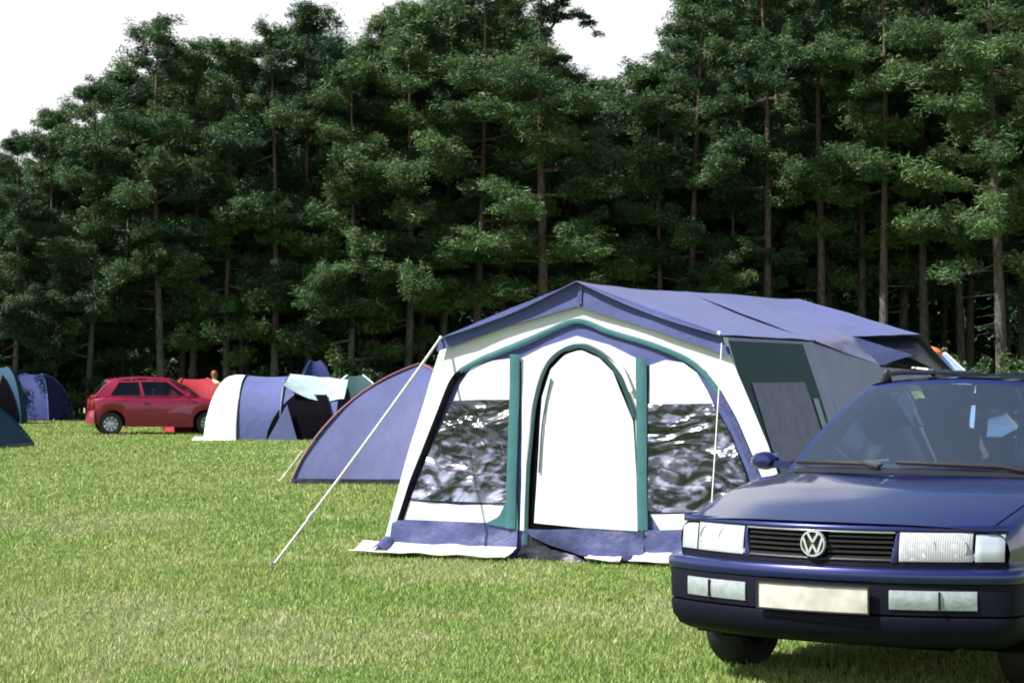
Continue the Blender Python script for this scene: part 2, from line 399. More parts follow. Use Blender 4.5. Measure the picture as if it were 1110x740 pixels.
def grass():
    px, py = [], []
    bands = [(6.5, 9.0, 3200), (9.0, 12, 5200), (12, 16, 3600), (16, 22, 1900), (22, 32, 950), (32, 48, 400), (48, 68, 150)]
    for y0, y1, dens in bands:
        hw = .36 * y1 + 2.2
        n = int(dens * 2 * hw * (y1 - y0))
        px.append(rng.uniform(-hw, hw, n)); py.append(rng.uniform(y0, y1, n))
    X = np.concatenate(px); Y = np.concatenate(py)
    keep = np.abs(X) < (.27 * Y + 1.0) * (1 + .45 * rng.random(len(X)) ** 3) + .3
    dx, dy = X - TENT_O.x, Y - TENT_O.y
    lx, ly = tc_ * dx - ts_ * dy, ts_ * dx + tc_ * dy
    keep &= ~((np.abs(lx) < 1.7) & (ly > 0) & (ly < 4.2))
    X, Y = X[keep], Y[keep]; n = len(X)
    far = np.clip((Y - 12) / 40, 0, 1)
    patch = np.array([noise.noise((a * .8, b * .45, 4.0)) for a, b in zip(X[:], Y[:])])
    h = rng.uniform(.016, .042, n) * (1 + .35 * patch) * (1 + .5 * far)
    tall = rng.random(n) < .012; h[tall] *= 1.9
    wd = rng.uniform(.0035, .0075, n) * (1 + 3.2 * far)
    a = rng.uniform(0, 2 * PI, n); lean = rng.uniform(.1, .9, n) * h; la = rng.uniform(0, 2 * PI, n)
    Z = np.array([gz(p, q) * min(1, (q - 4) / 8, (34 - abs(p)) / 6) for p, q in zip(X, Y)]) - .004
    V = np.zeros((n, 3, 3), np.float32)
    V[:, 0] = np.stack([X - wd * np.cos(a), Y - wd * np.sin(a), Z], 1)
    V[:, 1] = np.stack([X + wd * np.cos(a), Y + wd * np.sin(a), Z], 1)
    V[:, 2] = np.stack([X + lean * np.cos(la), Y + lean * np.sin(la), Z + h], 1)
    me = bpy.data.meshes.new('grass')
    me.vertices.add(n * 3); me.vertices.foreach_set('co', V.reshape(-1))
    me.loops.add(n * 3); me.loops.foreach_set('vertex_index', np.arange(n * 3, dtype=np.int32))
    me.polygons.add(n); me.polygons.foreach_set('loop_start', np.arange(0, n * 3, 3, dtype=np.int32))
    me.update(calc_edges=True)
    at_ = me.attributes.new('tint', 'FLOAT', 'POINT')
    at_.data.foreach_set('value', np.repeat(rng.random(n), 3).astype(np.float32))
    o = link('grass', me, ground_mat('grass_blades', True))
    tag(o, 'short sunlit meadow grass with dry straw patches', 'grass', kind='stuff')
grass()

# ------------------------------------------------------------------ foliage
def leaf_mesh(name, clumps, leaf=(.21, .017), seed=0, up=.55):
    """clumps: (centre, (rx, ry, rz), count, tint).  Many small needle-tuft faces in each clump's volume."""
    r = np.random.default_rng(seed)
    C, Tn, Sc = [], [], []
    for c, rad, cnt, tint in clumps:
        d = r.normal(size=(cnt, 3)); d /= np.linalg.norm(d, axis=1)[:, None]
        q = d * (r.random(cnt) ** .45)[:, None] * np.array(rad)
        q[:, 2] -= .28 * (q[:, 0] ** 2 + q[:, 1] ** 2) / max(rad[0], .2)
        C.append(q + np.array(c)); Tn.append(np.full(cnt, tint) + r.uniform(-.22, .22, cnt))
    C = np.concatenate(C); Tn = np.clip(np.concatenate(Tn), 0, 1); n = len(C)
    t = r.normal(size=(n, 3)); t[:, 2] *= .55; t /= np.linalg.norm(t, axis=1)[:, None]
    nr = r.normal(size=(n, 3)); nr[:, 2] = np.abs(nr[:, 2]) + up
    b = np.cross(t, nr); b /= np.linalg.norm(b, axis=1)[:, None]
    ln = r.uniform(.6, 1.25, n)[:, None] * leaf[0]; wd = r.uniform(.7, 1.3, n)[:, None] * leaf[1]
    V = np.stack([C - t * ln * .5, C + b * wd, C + t * ln * .5, C - b * wd], 1).astype(np.float32)
    me = bpy.data.meshes.new(name)
    me.vertices.add(n * 4); me.vertices.foreach_set('co', V.reshape(-1))
    me.loops.add(n * 4); me.loops.foreach_set('vertex_index', np.arange(n * 4, dtype=np.int32))
    me.polygons.add(n); me.polygons.foreach_set('loop_start', np.arange(0, n * 4, 4, dtype=np.int32))
    me.update(calc_edges=True)
    a = me.attributes.new('tint', 'FLOAT', 'POINT'); a.data.foreach_set('value', np.repeat(Tn, 4).astype(np.float32))
    return me

def pine_meshes(seed, H, cb, RAD, whorls, dens=1.0, lean=.02):
    r = random.Random(seed)
    ph = r.uniform(0, 6.28)
    def tp(z):
        return Vector((math.sin(z * .35 + ph) * .10 + lean * z * math.cos(ph), math.cos(z * .29 + ph) * .10 - math.cos(ph) * .1 + lean * z * math.sin(ph), z))
    mb = MB(); r0 = .0098 * H + .02
    zs = [-.3, .15, .6] + [H * k / 14 for k in range(2, 15)]
    zs = sorted(zs)
    mb.tube([tp(z) for z in zs], [max(.02, r0 * (1.25 if z < .3 else 1) * (1 - .88 * max(z, 0) / H)) for z in zs], 9)
    clumps = []
    def twig(p0, d, ln, tb):
        side = Vector((-d.y, d.x, 0))
        n = max(2, int(ln / .26))
        bend = r.uniform(-.4, .4); curl = r.uniform(-.10, .35)
        for j in range(n):
            q = (j + .6) / n
            p = p0 + d * ln * q + side * bend * ln * q * q + Vector((0, 0, curl * ln * q * q))
            rr = r.uniform(.20, .44)
            clumps.append((tuple(p), (rr, rr, rr * r.uniform(.5, .9)), int(r.uniform(62, 96) * dens), min(1, max(0, tb + .25 * (q - .4) + r.uniform(-.12, .12)))))
    nl = int(whorls * 3.6)
    ga = r.uniform(0, 6.28)
    hole = [(r.uniform(.05, .95), r.uniform(0, 6.28)) for k in range(5)]
    for i in range(nl):
        t = min(1, max(0, (i + r.uniform(-1.5, 1.5)) / (nl - 1)))
        ga += 2.399 + r.uniform(-.6, .6)
        if any(abs(t - hh) < .07 and math.cos(ga - ha) > .2 for hh, ha in hole): continue
        z = H * (cb + (1 - cb) * .975 * t)
        prof = (.60 + .40 * math.sin(PI * min(1, t * 1.3))) * (1 - .62 * max(0, (t - .55) / .45) ** 1.8)
        ln = RAD * prof * r.uniform(.5, 1.2)
        rise = r.uniform(-.24, .12 + .38 * t) * ln
        p0 = tp(z); d = Vector((math.cos(ga), math.sin(ga), 0)); side = Vector((-d.y, d.x, 0))
        kink = r.uniform(-.15, .15) * ln
        p1 = p0 + d * ln * .5 + side * kink + Vector((0, 0, rise * .75 - .05 * ln)); p2 = p0 + d * ln + Vector((0, 0, rise))
        rb = max(.016, .020 * ln * (1.2 - .5 * t))
        mb.tube([p0, p1, p2], [rb, rb * .7, rb * .3], 5, False)
        tb = r.uniform(.22, .72)
        nt_ = max(5, int(ln * 6.2))
        for k in range(nt_):
            q = lerp(.22, 1.05, ((k + r.random()) / nt_) ** .8)
            b = p0.lerp(p1, q * 2) if q < .5 else p1.lerp(p2, q * 2 - 1)
            an = r.choice((-1, 1)) * r.uniform(.25, 1.25)
            dd = (d * math.cos(an) + side * math.sin(an)); dd.z = r.uniform(-.25, .60)
            twig(b + Vector((0, 0, r.uniform(-.12, .22))), dd.normalized(), r.uniform(.35, .95) * (.55 + .45 * prof), tb)
    for k in range(9):
        an = r.uniform(0, 6.28); twig(tp(H * r.uniform(.93, .99)), Vector((math.cos(an) * .7, math.sin(an) * .7, r.uniform(.2, .8))).normalized(), r.uniform(.4, .8), .5)
    # dead snags below the crown
    if cb > .2:
        for k in range(7):
            z = H * cb * r.uniform(.45, 1); a = r.uniform(0, 6.28); ln = r.uniform(.4, 1.3)
            mb.tube([tp(z), tp(z) + Vector((math.cos(a) * ln, math.sin(a) * ln, r.uniform(-.25, .1)))], [.02, .008], 4, False)
    o = mb.build('trunk', M['bark'])
    tm = o.data; bpy.data.objects.remove(o)
    cm = leaf_mesh('crown', clumps, seed=seed); cm.materials.append(M['pine'])
    return tm, cm, H

PROTO = [
    pine_meshes(11, 13.0, .06, 2.7, 19, 1.15),        # 0 green to the ground
    pine_meshes(12, 14.0, .16, 2.9, 18, 1.1),         # 1 full
    pine_meshes(13, 15.0, .34, 2.8, 15),              # 2 bare lower third
    pine_meshes(14, 16.0, .46, 2.7, 13),              # 3 bare lower half
    pine_meshes(15, 15.5, .30, 2.5, 13, .85, .035),   # 4 open and leaning
    pine_meshes(16, 12.5, .10, 2.4, 18, 1.2),         # 5 narrow, green low down
]
KIND = ['pine clothed in green almost to the ground', 'full rounded pine with short trunk', 'tall pine with bare lower trunk',
        'tall pine bare to half its height', 'open crowned leaning pine', 'narrow dense pine']
sky_l = [(-700, 190), (-200, 150), (0, 142), (40, 152), (62, 100), (100, 92), (130, 72), (150, 34), (185, 18), (212, 44), (250, 40), (300, 26), (335, 4), (370, 14), (398, 24),
         (440, 0), (500, -30), (560, -25), (600, 20), (628, 62), (662, 78), (700, 62), (738, 8), (780, -45), (850, -85), (1400, -90)]
used_labels = {}
KIND = ['pine green to the ground', 'full rounded pine', 'tall pine with bare lower trunk', 'tall pine bare to half height', 'open crowned leaning pine', 'narrow dense pine']
def place_tree(u, D, kind, vtop=None, width=1.0, rz=None, row=''):
    tm, cm, H = PROTO[kind]
    p = at(u, D)
    if vtop is None: vtop = interp(sky_l, u)
    hz = H_CAM - (vtop - HOR) / F_PX * D
    s = hz / H
    lab = KIND[kind] + row
    t = thing('pine_tree', lab, 'tree', (p.x, p.y, gz(p.x, p.y)), random.uniform(0, 6.28) if rz is None else rz, 'pines along the edge of the wood')
    sw = s * width
    t.scale = (sw, sw, s)
    link('trunk', tm, M['bark'], t); link('crown', cm, M['pine'], t)
    return t

front = [  # u, D, kind, top v or None, width
    (-40, 66, 1, None, 1), (14, 65, 0, 148, 1), (58, 67, 1, 118, 1), (95, 66, 0, 90, .95), (132, 69, 5, 74, 1), (172, 65.5, 2, 20, 1.0), (206, 67, 4, 46, 1),
    (246, 66, 1, 42, .95), (262, 69, 2, 60, .9), (296, 65.5, 3, 28, 1.0), (338, 66.5, 1, 4, 1), (378, 65.5, 0, 70, 1.0), (404, 68, 2, 24, .9), (440, 66, 1, 2, 1),
    (482, 67.5, 2, -20, 1), (512, 65.5, 4, -30, 1), (548, 68, 3, -40, .95), (584, 64.5, 4, -34, 1.30), (612, 70, 2, 75, .9), (655, 71, 1, 84, 1), (690, 68, 5, 74, 1),
    (722, 66, 0, 110, 1.1), (750, 66, 2, -10, 1.05), (788, 67, 1, 150, 1.1), (832, 65.5, 3, -60, 1.0), (885, 66.5, 3, -70, 1), (930, 68, 4, -70, .95), (963, 65, 3, -90, .95),
    (1003, 67.5, 3, -90, 1), (1040, 69, 2, -80, .9), (1086, 63, 4, -110, 1.1), (1130, 66, 2, -100, 1), (1180, 66, 1, -90, 1), (1235, 67, 3, -90, 1), (-95, 68, 0, None, 1), (-150, 67, 1, None, 1)]
PLACE = ['just outside the left of the picture', 'behind the petrol blue tents at far left', 'behind the royal blue dome tent', 'behind the tail of the red car', 'above the red car roof',
    'tallest above the red car, trunk behind its windscreen', 'behind the red dome tent', 'above the white tunnel tent bay', 'close beside the tunnel tent ridge', 'with orange upper stem beyond the tunnel tent',
    'behind the tall blue dome tip', 'filling low above the dusty blue tent', 'behind the dusty blue tent peak', 'left of the frame tent eave', 'beyond the left eave of the frame tent', 'left of the frame tent peak',
    'behind the frame tent peak', 'overhanging the sky gap with long upper limbs', 'short at the left of the sky gap', 'lowest in the middle of the sky gap', 'slim at the right of the sky gap',
    'low and bright, right of the sky gap', 'behind the frame tent ridge', 'half height, above the frame tent roof', 'with slim stem above the rear ridge', 'straight above the rear ridge end', 'above the bed wing tip',
    'with grey stem left of the orange vent cap', 'behind the orange vent cap', 'above the navy car roof', 'with pale crooked trunk at the right', 'just outside the right of the picture', 'second outside the right of the picture',
    'third outside the right of the picture', 'second outside the left of the picture', 'third outside the left of the picture']
for (u, D, k, vt, wd), pl_ in zip(front, PLACE):
    tr = place_tree(u, D, k, vt, wd, row=' ' + pl_)
    if 'overhanging' in pl_:          # the long upper boughs that reach into the gap
        inv = tr.matrix_basis.inverted(); rb = random.Random(5); bm_, cl_ = MB(), []
        for pts in (((583, 52), (604, 20), (628, 16), (646, 34)), ((583, 30), (600, 4), (622, -4)), ((583, 84), (600, 66), (618, 62))):
            P_ = [at(pu, D - .5 + rb.uniform(-.3, .3), pv) for pu, pv in pts]
            bm_.tube([inv @ p for p in P_], [.05, .04, .03, .015][:len(P_)], 6, False)
            for a_, b_ in zip(P_, P_[1:]):
                for q in range(7):
                    p = a_.lerp(b_, (q + rb.random()) / 7) + Vector((rb.uniform(-.12, .12), rb.uniform(-.5, .5), rb.uniform(-.08, .16)))
                    rr = rb.uniform(.14, .30); cl_.append((tuple(inv @ p), (rr, rr, rr * .5), 70, rb.uniform(.2, .6)))
        bo_ = bm_.build('bough', M['bark'], tr)
        link('needle_sprays', leaf_mesh('needle_sprays', cl_, seed=55), M['pine'], bo_)
random.seed(21)
for row, (D0, step) in enumerate(((69.5, 2.2), (73, 2.2), (78, 2.5), (84, 2.8))):
    X = -.44 * D0 + random.uniform(0, 2)
    while X < .46 * D0:
        D = D0 + random.uniform(-1.4, 1.4)
        u = CX + X / D * F_PX
        vt = interp(sky_l, u) + random.uniform(8, 55) + 8 * row
        k = random.choice((1, 2, 2, 3, 4) if u > 480 else (0, 1, 1, 2, 5))
        place_tree(u, D, k, vt, random.uniform(.9, 1.1), row=' deeper in the wood')
        X += step * random.uniform(.75, 1.25)

# undergrowth and the far wood, each one uncountable mass
cl = []
for i in range(850):
    y = random.uniform(70, 92); x = random.uniform(-.44 * y, .46 * y)
    z = random.uniform(.2, 1.6 + (y - 68) * .10)
    rr = random.uniform(.5, 1.1)
    cl.append(((x, y, z), (rr, rr, rr * .7), 70, random.uniform(.05, .6)))
o = link('undergrowth', leaf_mesh('undergrowth', cl, (.24, .09), 77), M['pine'])
tag(o, 'dark undergrowth between the pine trunks', 'undergrowth', kind='stuff')
cl = []
for i in range(900):
    y = random.uniform(92, 99); x = random.uniform(-.42 * y, .46 * y); rr = random.uniform(.8, 1.3)
    cl.append(((x, y, random.uniform(.1, 5.5)), (rr, rr, rr * .9), 110, random.uniform(0, .3)))
for i in range(3000):
    y = random.uniform(94, 118); x = random.uniform(-.42 * y, .46 * y)
    u = CX + x / y * F_PX
    zt = H_CAM - (interp(sky_l, u) + 70 - HOR) / F_PX * y
    z = max(.3, zt) * random.random() ** 1.7 + .1
    rr = random.uniform(1.0, 1.9)
    cl.append(((x, y, z), (rr, rr, rr * .6), 90, random.uniform(.0, .45)))
o = link('far_wood', leaf_mesh('far_wood', cl, (.6, .26), 78), M['pine'])
tag(o, 'dark mass of pine wood behind the front rows', 'woods', kind='stuff')

def shrub(u, D, hgt, wd, label, seed):
    r = random.Random(seed); p = at(u, D)
    t = thing('shrub', label, 'shrub', (p.x, p.y, gz(p.x, p.y)), 0, 'shrubs at the foot of the wood')
    mb = MB(); cl = []
    for k in range(7):
        a = r.uniform(0, 6.28); q = Vector((math.cos(a) * wd * .38 * r.random(), math.sin(a) * wd * .3 * r.random(), hgt * r.uniform(.55, .95)))
        mb.tube([(0, 0, -.05), q * .5 + Vector((0, 0, .1)), q], [.025, .016, .007], 5, False)
        for j in range(4):
            s = r.uniform(.4, 1)
            cl.append((tuple(q * s + Vector((r.uniform(-.2, .2) * wd, r.uniform(-.2, .2) * wd, 0))), (wd * .2, wd * .2, hgt * .16), 110, r.uniform(.2, .9)))
    mb.build('stem', M['bark'], t)
    link('foliage', leaf_mesh('foliage', cl, (.13, .06), seed), M['shrub'], t)
for i, (u, D, h_, w_, lab) in enumerate((
    (68, 67.5, 1.5, 1.6, 'grey green shrub between the royal blue dome tent and red car'),
    (84, 67.5, 2.0, 1.5, 'taller leafy shrub just behind the tail of the red car'),
    (44, 68.5, 3.2, 2.2, 'tall pale green shrub rising behind the royal blue dome tent'),
    (2, 66, 2.4, 2.0, 'shrub behind the petrol blue canopy tent'),
    (398, 63, 1.7, 1.5, 'small shrub showing above the red edge of the dusty blue tent'),
    (372, 64, 2.4, 1.6, 'dark shrub behind the pale teal canopy flap'),
    (1062, 60, 2.0, 1.5, 'leafy shrub at the foot of the leaning pine'),
    (1104, 60, 2.3, 1.6, 'yellow green shrub right of the leaning pine trunk'),
    (1012, 62, 2.2, 1.4, 'small shrub above the orange vent cap'),
    (858, 64, 3.8, 2.4, 'tall shrub above the rear ridge of the trailer tent'),
    (300, 66, 2.0, 1.9, 'dark shrub behind the tunnel tent ridge'))):
    shrub(u, D, h_, w_, lab, 300 + i)

# ------------------------------------------------------------------ frame awning / trailer tent
T = thing('trailer_tent', 'large violet blue frame tent with white front, arched door and teal trim', 'tent', TENT_O, -TENT_YAW)

def fp(u, v, y=0.0):
    """photo point -> (x, z) on the tent's own front plane at local depth y"""
    k = (u - CX) / F_PX
    # X = O.x + c x + s y ; D = O.y - s x + c y ; X = k D
    x = (k * (TENT_O.y + tc_ * y) - TENT_O.x - ts_ * y) / (tc_ + k * ts_)
    D = TENT_O.y - ts_ * x + tc_ * y
    return x, H_CAM - (v - HOR) / F_PX * D

def wrk(x, z, amp=.012):
    return amp * (noise.noise((x * 2.2, z * 1.6, 3.1)) + .5 * noise.noise((x * 6 + z * 2, z * 4, 8.2)))

def panel(name, poly, off, m, parent, res=.07, extra=None, amp=.012, smooth_poly=False, lip=.004):
    """Filled cloth patch with a wrinkled surface; poly in photo points unless already (x, z)."""
    pts = [fp(*p) for p in poly]
    P = []
    for a, b in zip(pts, pts[1:] + pts[:1]):
        n = max(1, int(math.dist(a, b) / res))
        P += [(lerp(a[0], b[0], i / n), lerp(a[1], b[1], i / n)) for i in range(n)]
    nb = len(P)
    def inside(q):
        c = False
        for (x0, y0), (x1, y1) in zip(P, P[1:] + P[:1]):
            if (y0 > q[1]) != (y1 > q[1]) and q[0] < (x1 - x0) * (q[1] - y0) / (y1 - y0) + x0: c = not c
        return c
    xs = [p[0] for p in P]; zs = [p[1] for p in P]
    verts = list(P)
    i = 0; z = min(zs)
    while z < max(zs):
        x = min(xs) + (res * .5 if i % 2 else 0)
        while x < max(xs):
            if inside((x, z)) and min((x - a) ** 2 + (z - b) ** 2 for a, b in P) > (res * .45) ** 2: verts.append((x, z))
            x += res
        z += res * .87; i += 1
    vo, eo, fo, *_ = geometry.delaunay_2d_cdt([Vector(p) for p in verts], [(i, (i + 1) % nb) for i in range(nb)], [list(range(nb))], 1, 1e-5)
    mb = MB()
    def Y(x, z):
        return -off - wrk(x, z) - (extra(x, z) if extra else 0)
    mb.add([(p.x, Y(p.x, p.y), p.y) for p in vo], [tuple(f) for f in fo])
    o = mb.build(name, m, parent)
    md = o.modifiers.new('thick', 'SOLIDIFY'); md.thickness = lip; md.offset = 0
    o.modifiers.new('crisp', 'EDGE_SPLIT').split_angle = R(45)
    return o

def ribbon(name, pts, width, off, m, parent, steps=8):
    """piping band following photo points, a slightly raised strip"""
    P = [Vector(fp(*p)) for p in pts]
    Q = []
    for i in range(len(P) - 1):            # Catmull-Rom
        p0, p1, p2, p3 = P[max(i - 1, 0)], P[i], P[i + 1], P[min(i + 2, len(P) - 1)]
        for k in range(steps):
            t = k / steps
            Q.append(.5 * ((2 * p1) + (p2 - p0) * t + (2 * p0 - 5 * p1 + 4 * p2 - p3) * t * t + (3 * p1 - p0 - 3 * p2 + p3) * t ** 3))
    Q.append(P[-1])
    mb = MB(); V = []; Fs = []
    for i, q in enumerate(Q):
        t = (Q[min(i + 1, len(Q) - 1)] - Q[max(i - 1, 0)]).normalized(); n = Vector((-t.y, t.x))
        for s, b in ((-1, 0), (-.8, .003), (.8, .003), (1, 0)):
            w_ = q + n * s * width / 2
            V.append((w_.x, -off - b - wrk(q.x, q.y), w_.y))
    for i in range(len(Q) - 1):
        for j in range(3): Fs.append((i * 4 + j, i * 4 + j + 1, i * 4 + j + 5, i * 4 + j + 4))
    mb.add(V, Fs)
    return mb.build(name, m, parent, solid=.003)

GAPZ = None
# base wall
panel('front_wall', [(425, 592), (482, 374), (628, 318), (790, 376), (868, 616), (735, 612), (562, 604)], 0, M['violet'], T)
# white frame band
panel('white_frame_band', [(414, 597), (447, 478), (478, 379), (553, 352), (628, 330), (710, 355), (792, 384), (832, 480), (876, 612), (862, 614),
      (845, 570), (822, 508), (800, 455), (783, 424), (766, 402), (745, 387), (706, 370), (662, 357), (627, 345),
      (592, 357), (560, 371), (520, 387), (500, 399), (490, 412), (476, 446), (446, 520), (424, 588), (421, 598)], .014, M['white'], T)
# dark gap and green piping on the inner edge of the band
ribbon('dark_edge_piping', [(427, 590), (449, 522), (478, 448), (492, 414), (503, 402)], .055, .020, M['dark'], T)
ribbon('green_piping', [(500, 402), (522, 390), (562, 374), (593, 360), (627, 348), (662, 360), (706, 373), (744, 389), (764, 405), (781, 428)], .042, .024, M['green'], T)
ribbon('green_piping', [(781, 428), (797, 458), (818, 508), (838, 556)], .05, .026, M['violet_dark'], T)
# left window: white curtain above, crinkled clear sheet, white strip below
panel('window_curtain', [(500, 416), (512, 398), (534, 391), (556, 388), (555, 433), (525, 433), (493, 434)], .014, M['white'], T)
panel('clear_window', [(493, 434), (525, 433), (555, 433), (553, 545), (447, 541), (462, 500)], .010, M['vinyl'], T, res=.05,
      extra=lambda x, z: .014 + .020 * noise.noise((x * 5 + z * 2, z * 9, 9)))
panel('white_strip', [(446, 542), (500, 547), (553, 546), (540, 560), (528, 566), (436, 562)], .014, M['white'], T)
panel('skirt', [(427, 566), (436, 562), (528, 566), (562, 572), (562, 604), (424, 594)], .018, M['violet_dark'], T,
      extra=lambda x, z: .035 * max(0, 1 - z / .3) + .03 * noise.noise((x * 4 - z * 3, z * 7, 5)))
panel('corner_gusset', [(553, 538), (562, 540), (563, 574), (528, 567), (542, 559)], .024, M['green'], T)
# door surround
ribbon('green_post', [(560, 384), (559, 430), (557, 500), (555, 572)], .085, .030, M['green'], T)
ribbon('green_post', [(697, 388), (697, 440), (697, 510), (698, 574)], .085, .030, M['green'], T)
panel('door_surround', [(566, 388), (590, 376), (626, 364), (662, 374), (690, 388), (690, 572), (566, 574)], .010, M['white'], T)
panel('doorway', [(568, 604), (574, 520), (578, 470), (583, 432), (594, 398), (610, 382), (630, 377), (652, 386), (668, 402), (680, 428), (688, 452), (690, 520), (690, 574), (640, 606)],
      .017, M['dark'], T)  # near-black sheet paints the shade in the open door gap
panel('door_curtain', [(580, 566), (583, 520), (586, 470), (589, 430), (599, 400), (614, 384), (631, 379), (651, 388), (666, 403), (677, 430), (687, 456), (691, 520), (692, 575), (630, 571)],
      .024, M['white'], T, extra=lambda x, z: .010 * math.sin(x * 21 + math.sin(z * 2) * 1.5) * .5)
ribbon('door_piping', [(572, 590), (574, 520), (578, 470), (583, 432), (594, 398), (610, 381), (630, 375), (652, 384), (669, 401), (681, 427), (689, 452)], .032, .034, M['green_dark'], T)
ribbon('white_piping', [(568, 574), (570, 520), (573, 470), (579, 430), (590, 394), (608, 375), (630, 369), (655, 378), (674, 396), (686, 424)], .035, .036, M['white'], T)
ribbon('door_seam', [(586, 512), (589, 470), (594, 436), (600, 410)], .012, .038, M['green_dark'], T)
panel('door_flap', [(573, 572), (600, 573), (640, 572), (690, 576), (700, 575), (700, 606), (660, 606), (630, 600), (600, 590), (580, 580)], .034, M['violet_dark'], T,
      extra=lambda x, z: .05 * noise.noise((x * 5 + z * 6, z * 6, 2)) + .03)
panel('ground_sheet_lip', [(566, 600), (572, 578), (600, 594), (630, 603), (642, 612), (600, 614), (568, 610)], .028, M['groundsheet'], T, extra=lambda x, z: .08 * noise.noise((x * 8, z * 8, 2)) + .08 * max(0, .3 - z))
# right window
panel('window_curtain', [(705, 396), (722, 390), (741, 393), (756, 404), (768, 424), (774, 437), (704, 438)], .014, M['white'], T)
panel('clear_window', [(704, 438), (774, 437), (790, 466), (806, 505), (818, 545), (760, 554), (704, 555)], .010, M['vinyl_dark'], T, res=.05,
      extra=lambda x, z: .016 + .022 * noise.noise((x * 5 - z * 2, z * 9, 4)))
panel('white_strip', [(706, 557), (760, 556), (818, 548), (826, 570), (716, 574)], .014, M['white'], T)
panel('skirt', [(700, 574), (716, 574), (826, 570), (850, 575), (862, 612), (735, 610), (700, 606)], .018, M['violet_dark'], T,
      extra=lambda x, z: .035 * max(0, 1 - z / .3) + .03 * noise.noise((x * 4 - z * 3, z * 7, 1)))
# mud flaps lying on the grass
def flap(x0, x1, d, seed, name='mud_flap'):
    mb = MB()
    def f(u, v):
        x = lerp(x0, x1, u); y = -.03 - d * v * (1 + .25 * noise.noise((x * 2.5, seed, 1)))
        z = .075 * (1 - v) ** 1.5 + .028 + .014 * noise.noise((x * 5, v * 3, seed)) + (.02 if v > .9 else .0)
        return (x, y, max(.012, z))
    mb.grid(f, [i / 40 for i in range(41)], [i / 6 for i in range(7)])
    return mb.build(name, M['flap'], T, solid=.006)
xl = fp(414, 597)[0]; xd = fp(562, 604)[0]
flap(xl - .16, xd, .25, 3.0); flap(fp(642, 606)[0], fp(678, 610)[0], .13, 5.0); flap(fp(690, 610)[0], 1.78, .15, 7.0)
mb = MB(); mb.grid(lambda u, v: (xl + .02 + .12 * u, -.05 - .16 * v, .10 + .05 * math.sin(PI * u) * (1 - v * .5) - .04 * v), [i / 8 for i in range(9)], [i / 6 for i in range(7)])
mb.build('peg_tab', M['violet_dark'], T, solid=.01)

# roof of the awning
XE, ZE, ZR = 1.17, 1.755, 2.18
def sub_tris(name, V, F, m, parent, cuts=5, amp=.02, solid=.006):
    bm = bmesh.new(); vs = [bm.verts.new(v) for v in V]
    for f in F: bm.faces.new([vs[i] for i in f])
    bmesh.ops.recalc_face_normals(bm, faces=bm.faces)
    edge = {e for e in bm.edges}
    bmesh.ops.subdivide_edges(bm, edges=bm.edges[:], cuts=cuts, use_grid_fill=True)
    bm.normal_update()
    for v in bm.verts:
        n = noise.noise(v.co * 1.6) + .5 * noise.noise(v.co * 4.5)
        v.co += v.normal * n * amp
    for f in bm.faces: f.smooth = True
    me = bpy.data.meshes.new(name); bm.to_mesh(me); bm.free()
    o = link(name, me, m, parent)
    md = o.modifiers.new('thick', 'SOLIDIFY'); md.thickness = solid; md.offset = 0
    o.modifiers.new('crisp', 'EDGE_SPLIT').split_angle = R(50)
    return o
def roof_slope(s):
    mb = MB()
    def f(u, v):
        y = lerp(-.10, 2.42, v); x = s * XE * u
        sag = -.035 * math.sin(PI * u) * (1 - .5 * math.sin(PI * v)) - .020 * math.sin(PI * v) * (1 - u)
        return (x, y, lerp(ZR + .012 * v, ZE, u) + sag + .008 * noise.noise((x * 2, y * 2, 2)))
    mb.grid(f, [i / 14 for i in range(15)], [i / 22 for i in range(23)])
    return mb
mb = roof_slope(1); mb2 = roof_slope(-1); mb.add(mb2.v, mb2.f)
mb.build('roof', M['violet'], T, weld=True, solid=.006)
panel('front_valance', [(477, 381), (481, 366), (555, 335), (628, 306), (634, 307), (710, 335), (783, 361), (793, 386), (710, 357), (628, 332), (553, 354)], .055, M['violet'], T)
ribbon('ridge_seam', [(633, 309), (632, 318), (632, 330)], .035, .065, M['violet_dark'], T)
for s, (u, v) in ((-1, (482, 366)), (1, (783, 361))):
    x, z = fp(u, v); mb = MB(); mb.lathe([(.0, -.080), (.012, -.080), (.015, -.075), (.012, -.068), (.0, -.068)], (x, 0, z), 'y', 14)
    mb.build('eyelet', M['white'], T)

# side walls of the awning, leaning outwards to the ground
def side_pt(s, t, h, off=0.0):
    y = lerp(.02, 2.42, t); top = Vector((s * (XE - .02), y, ZE - .015)); bot = Vector((s * 1.72, y + (.0), .02))
    p = bot.lerp(top, h); p.x += s * (off + .012 * noise.noise((y * 2, p.z * 2, s * 4)))
    return p
def side_patch(name, s, t0, t1, h0, h1, off, m, n=10, tl=0.0):
    mb = MB(); mb.grid(lambda u, v: side_pt(s, lerp(t0, t1, u) + tl * (1 - v), lerp(h0, h1, v), off), [i / n for i in range(n + 1)], [i / n for i in range(n + 1)])
    return mb.build(name, m, T, solid=.004)
for s in (1, -1):
    side_patch('side_wall', s, 0, 1, 0, 1, 0, M['violet_dark'] if s < 0 else M['grey'])
    side_patch('side_skirt', s, 0, 1, 0, .16, .008, M['violet_dark'])
    side_patch('side_window_frame', s, .03, .84, .14, .985, .010, M['green_dark'])
    side_patch('side_window', s, .12, .70, .24, .80, .020, M['mesh'])
    side_patch('side_light_strip', s, .735, .79, .24, .72, .020, M['white' if s < 0 else 'paleteal'])
    side_patch('white_corner_band', s, -.01, .035, 0, 1, .006, M['white'])

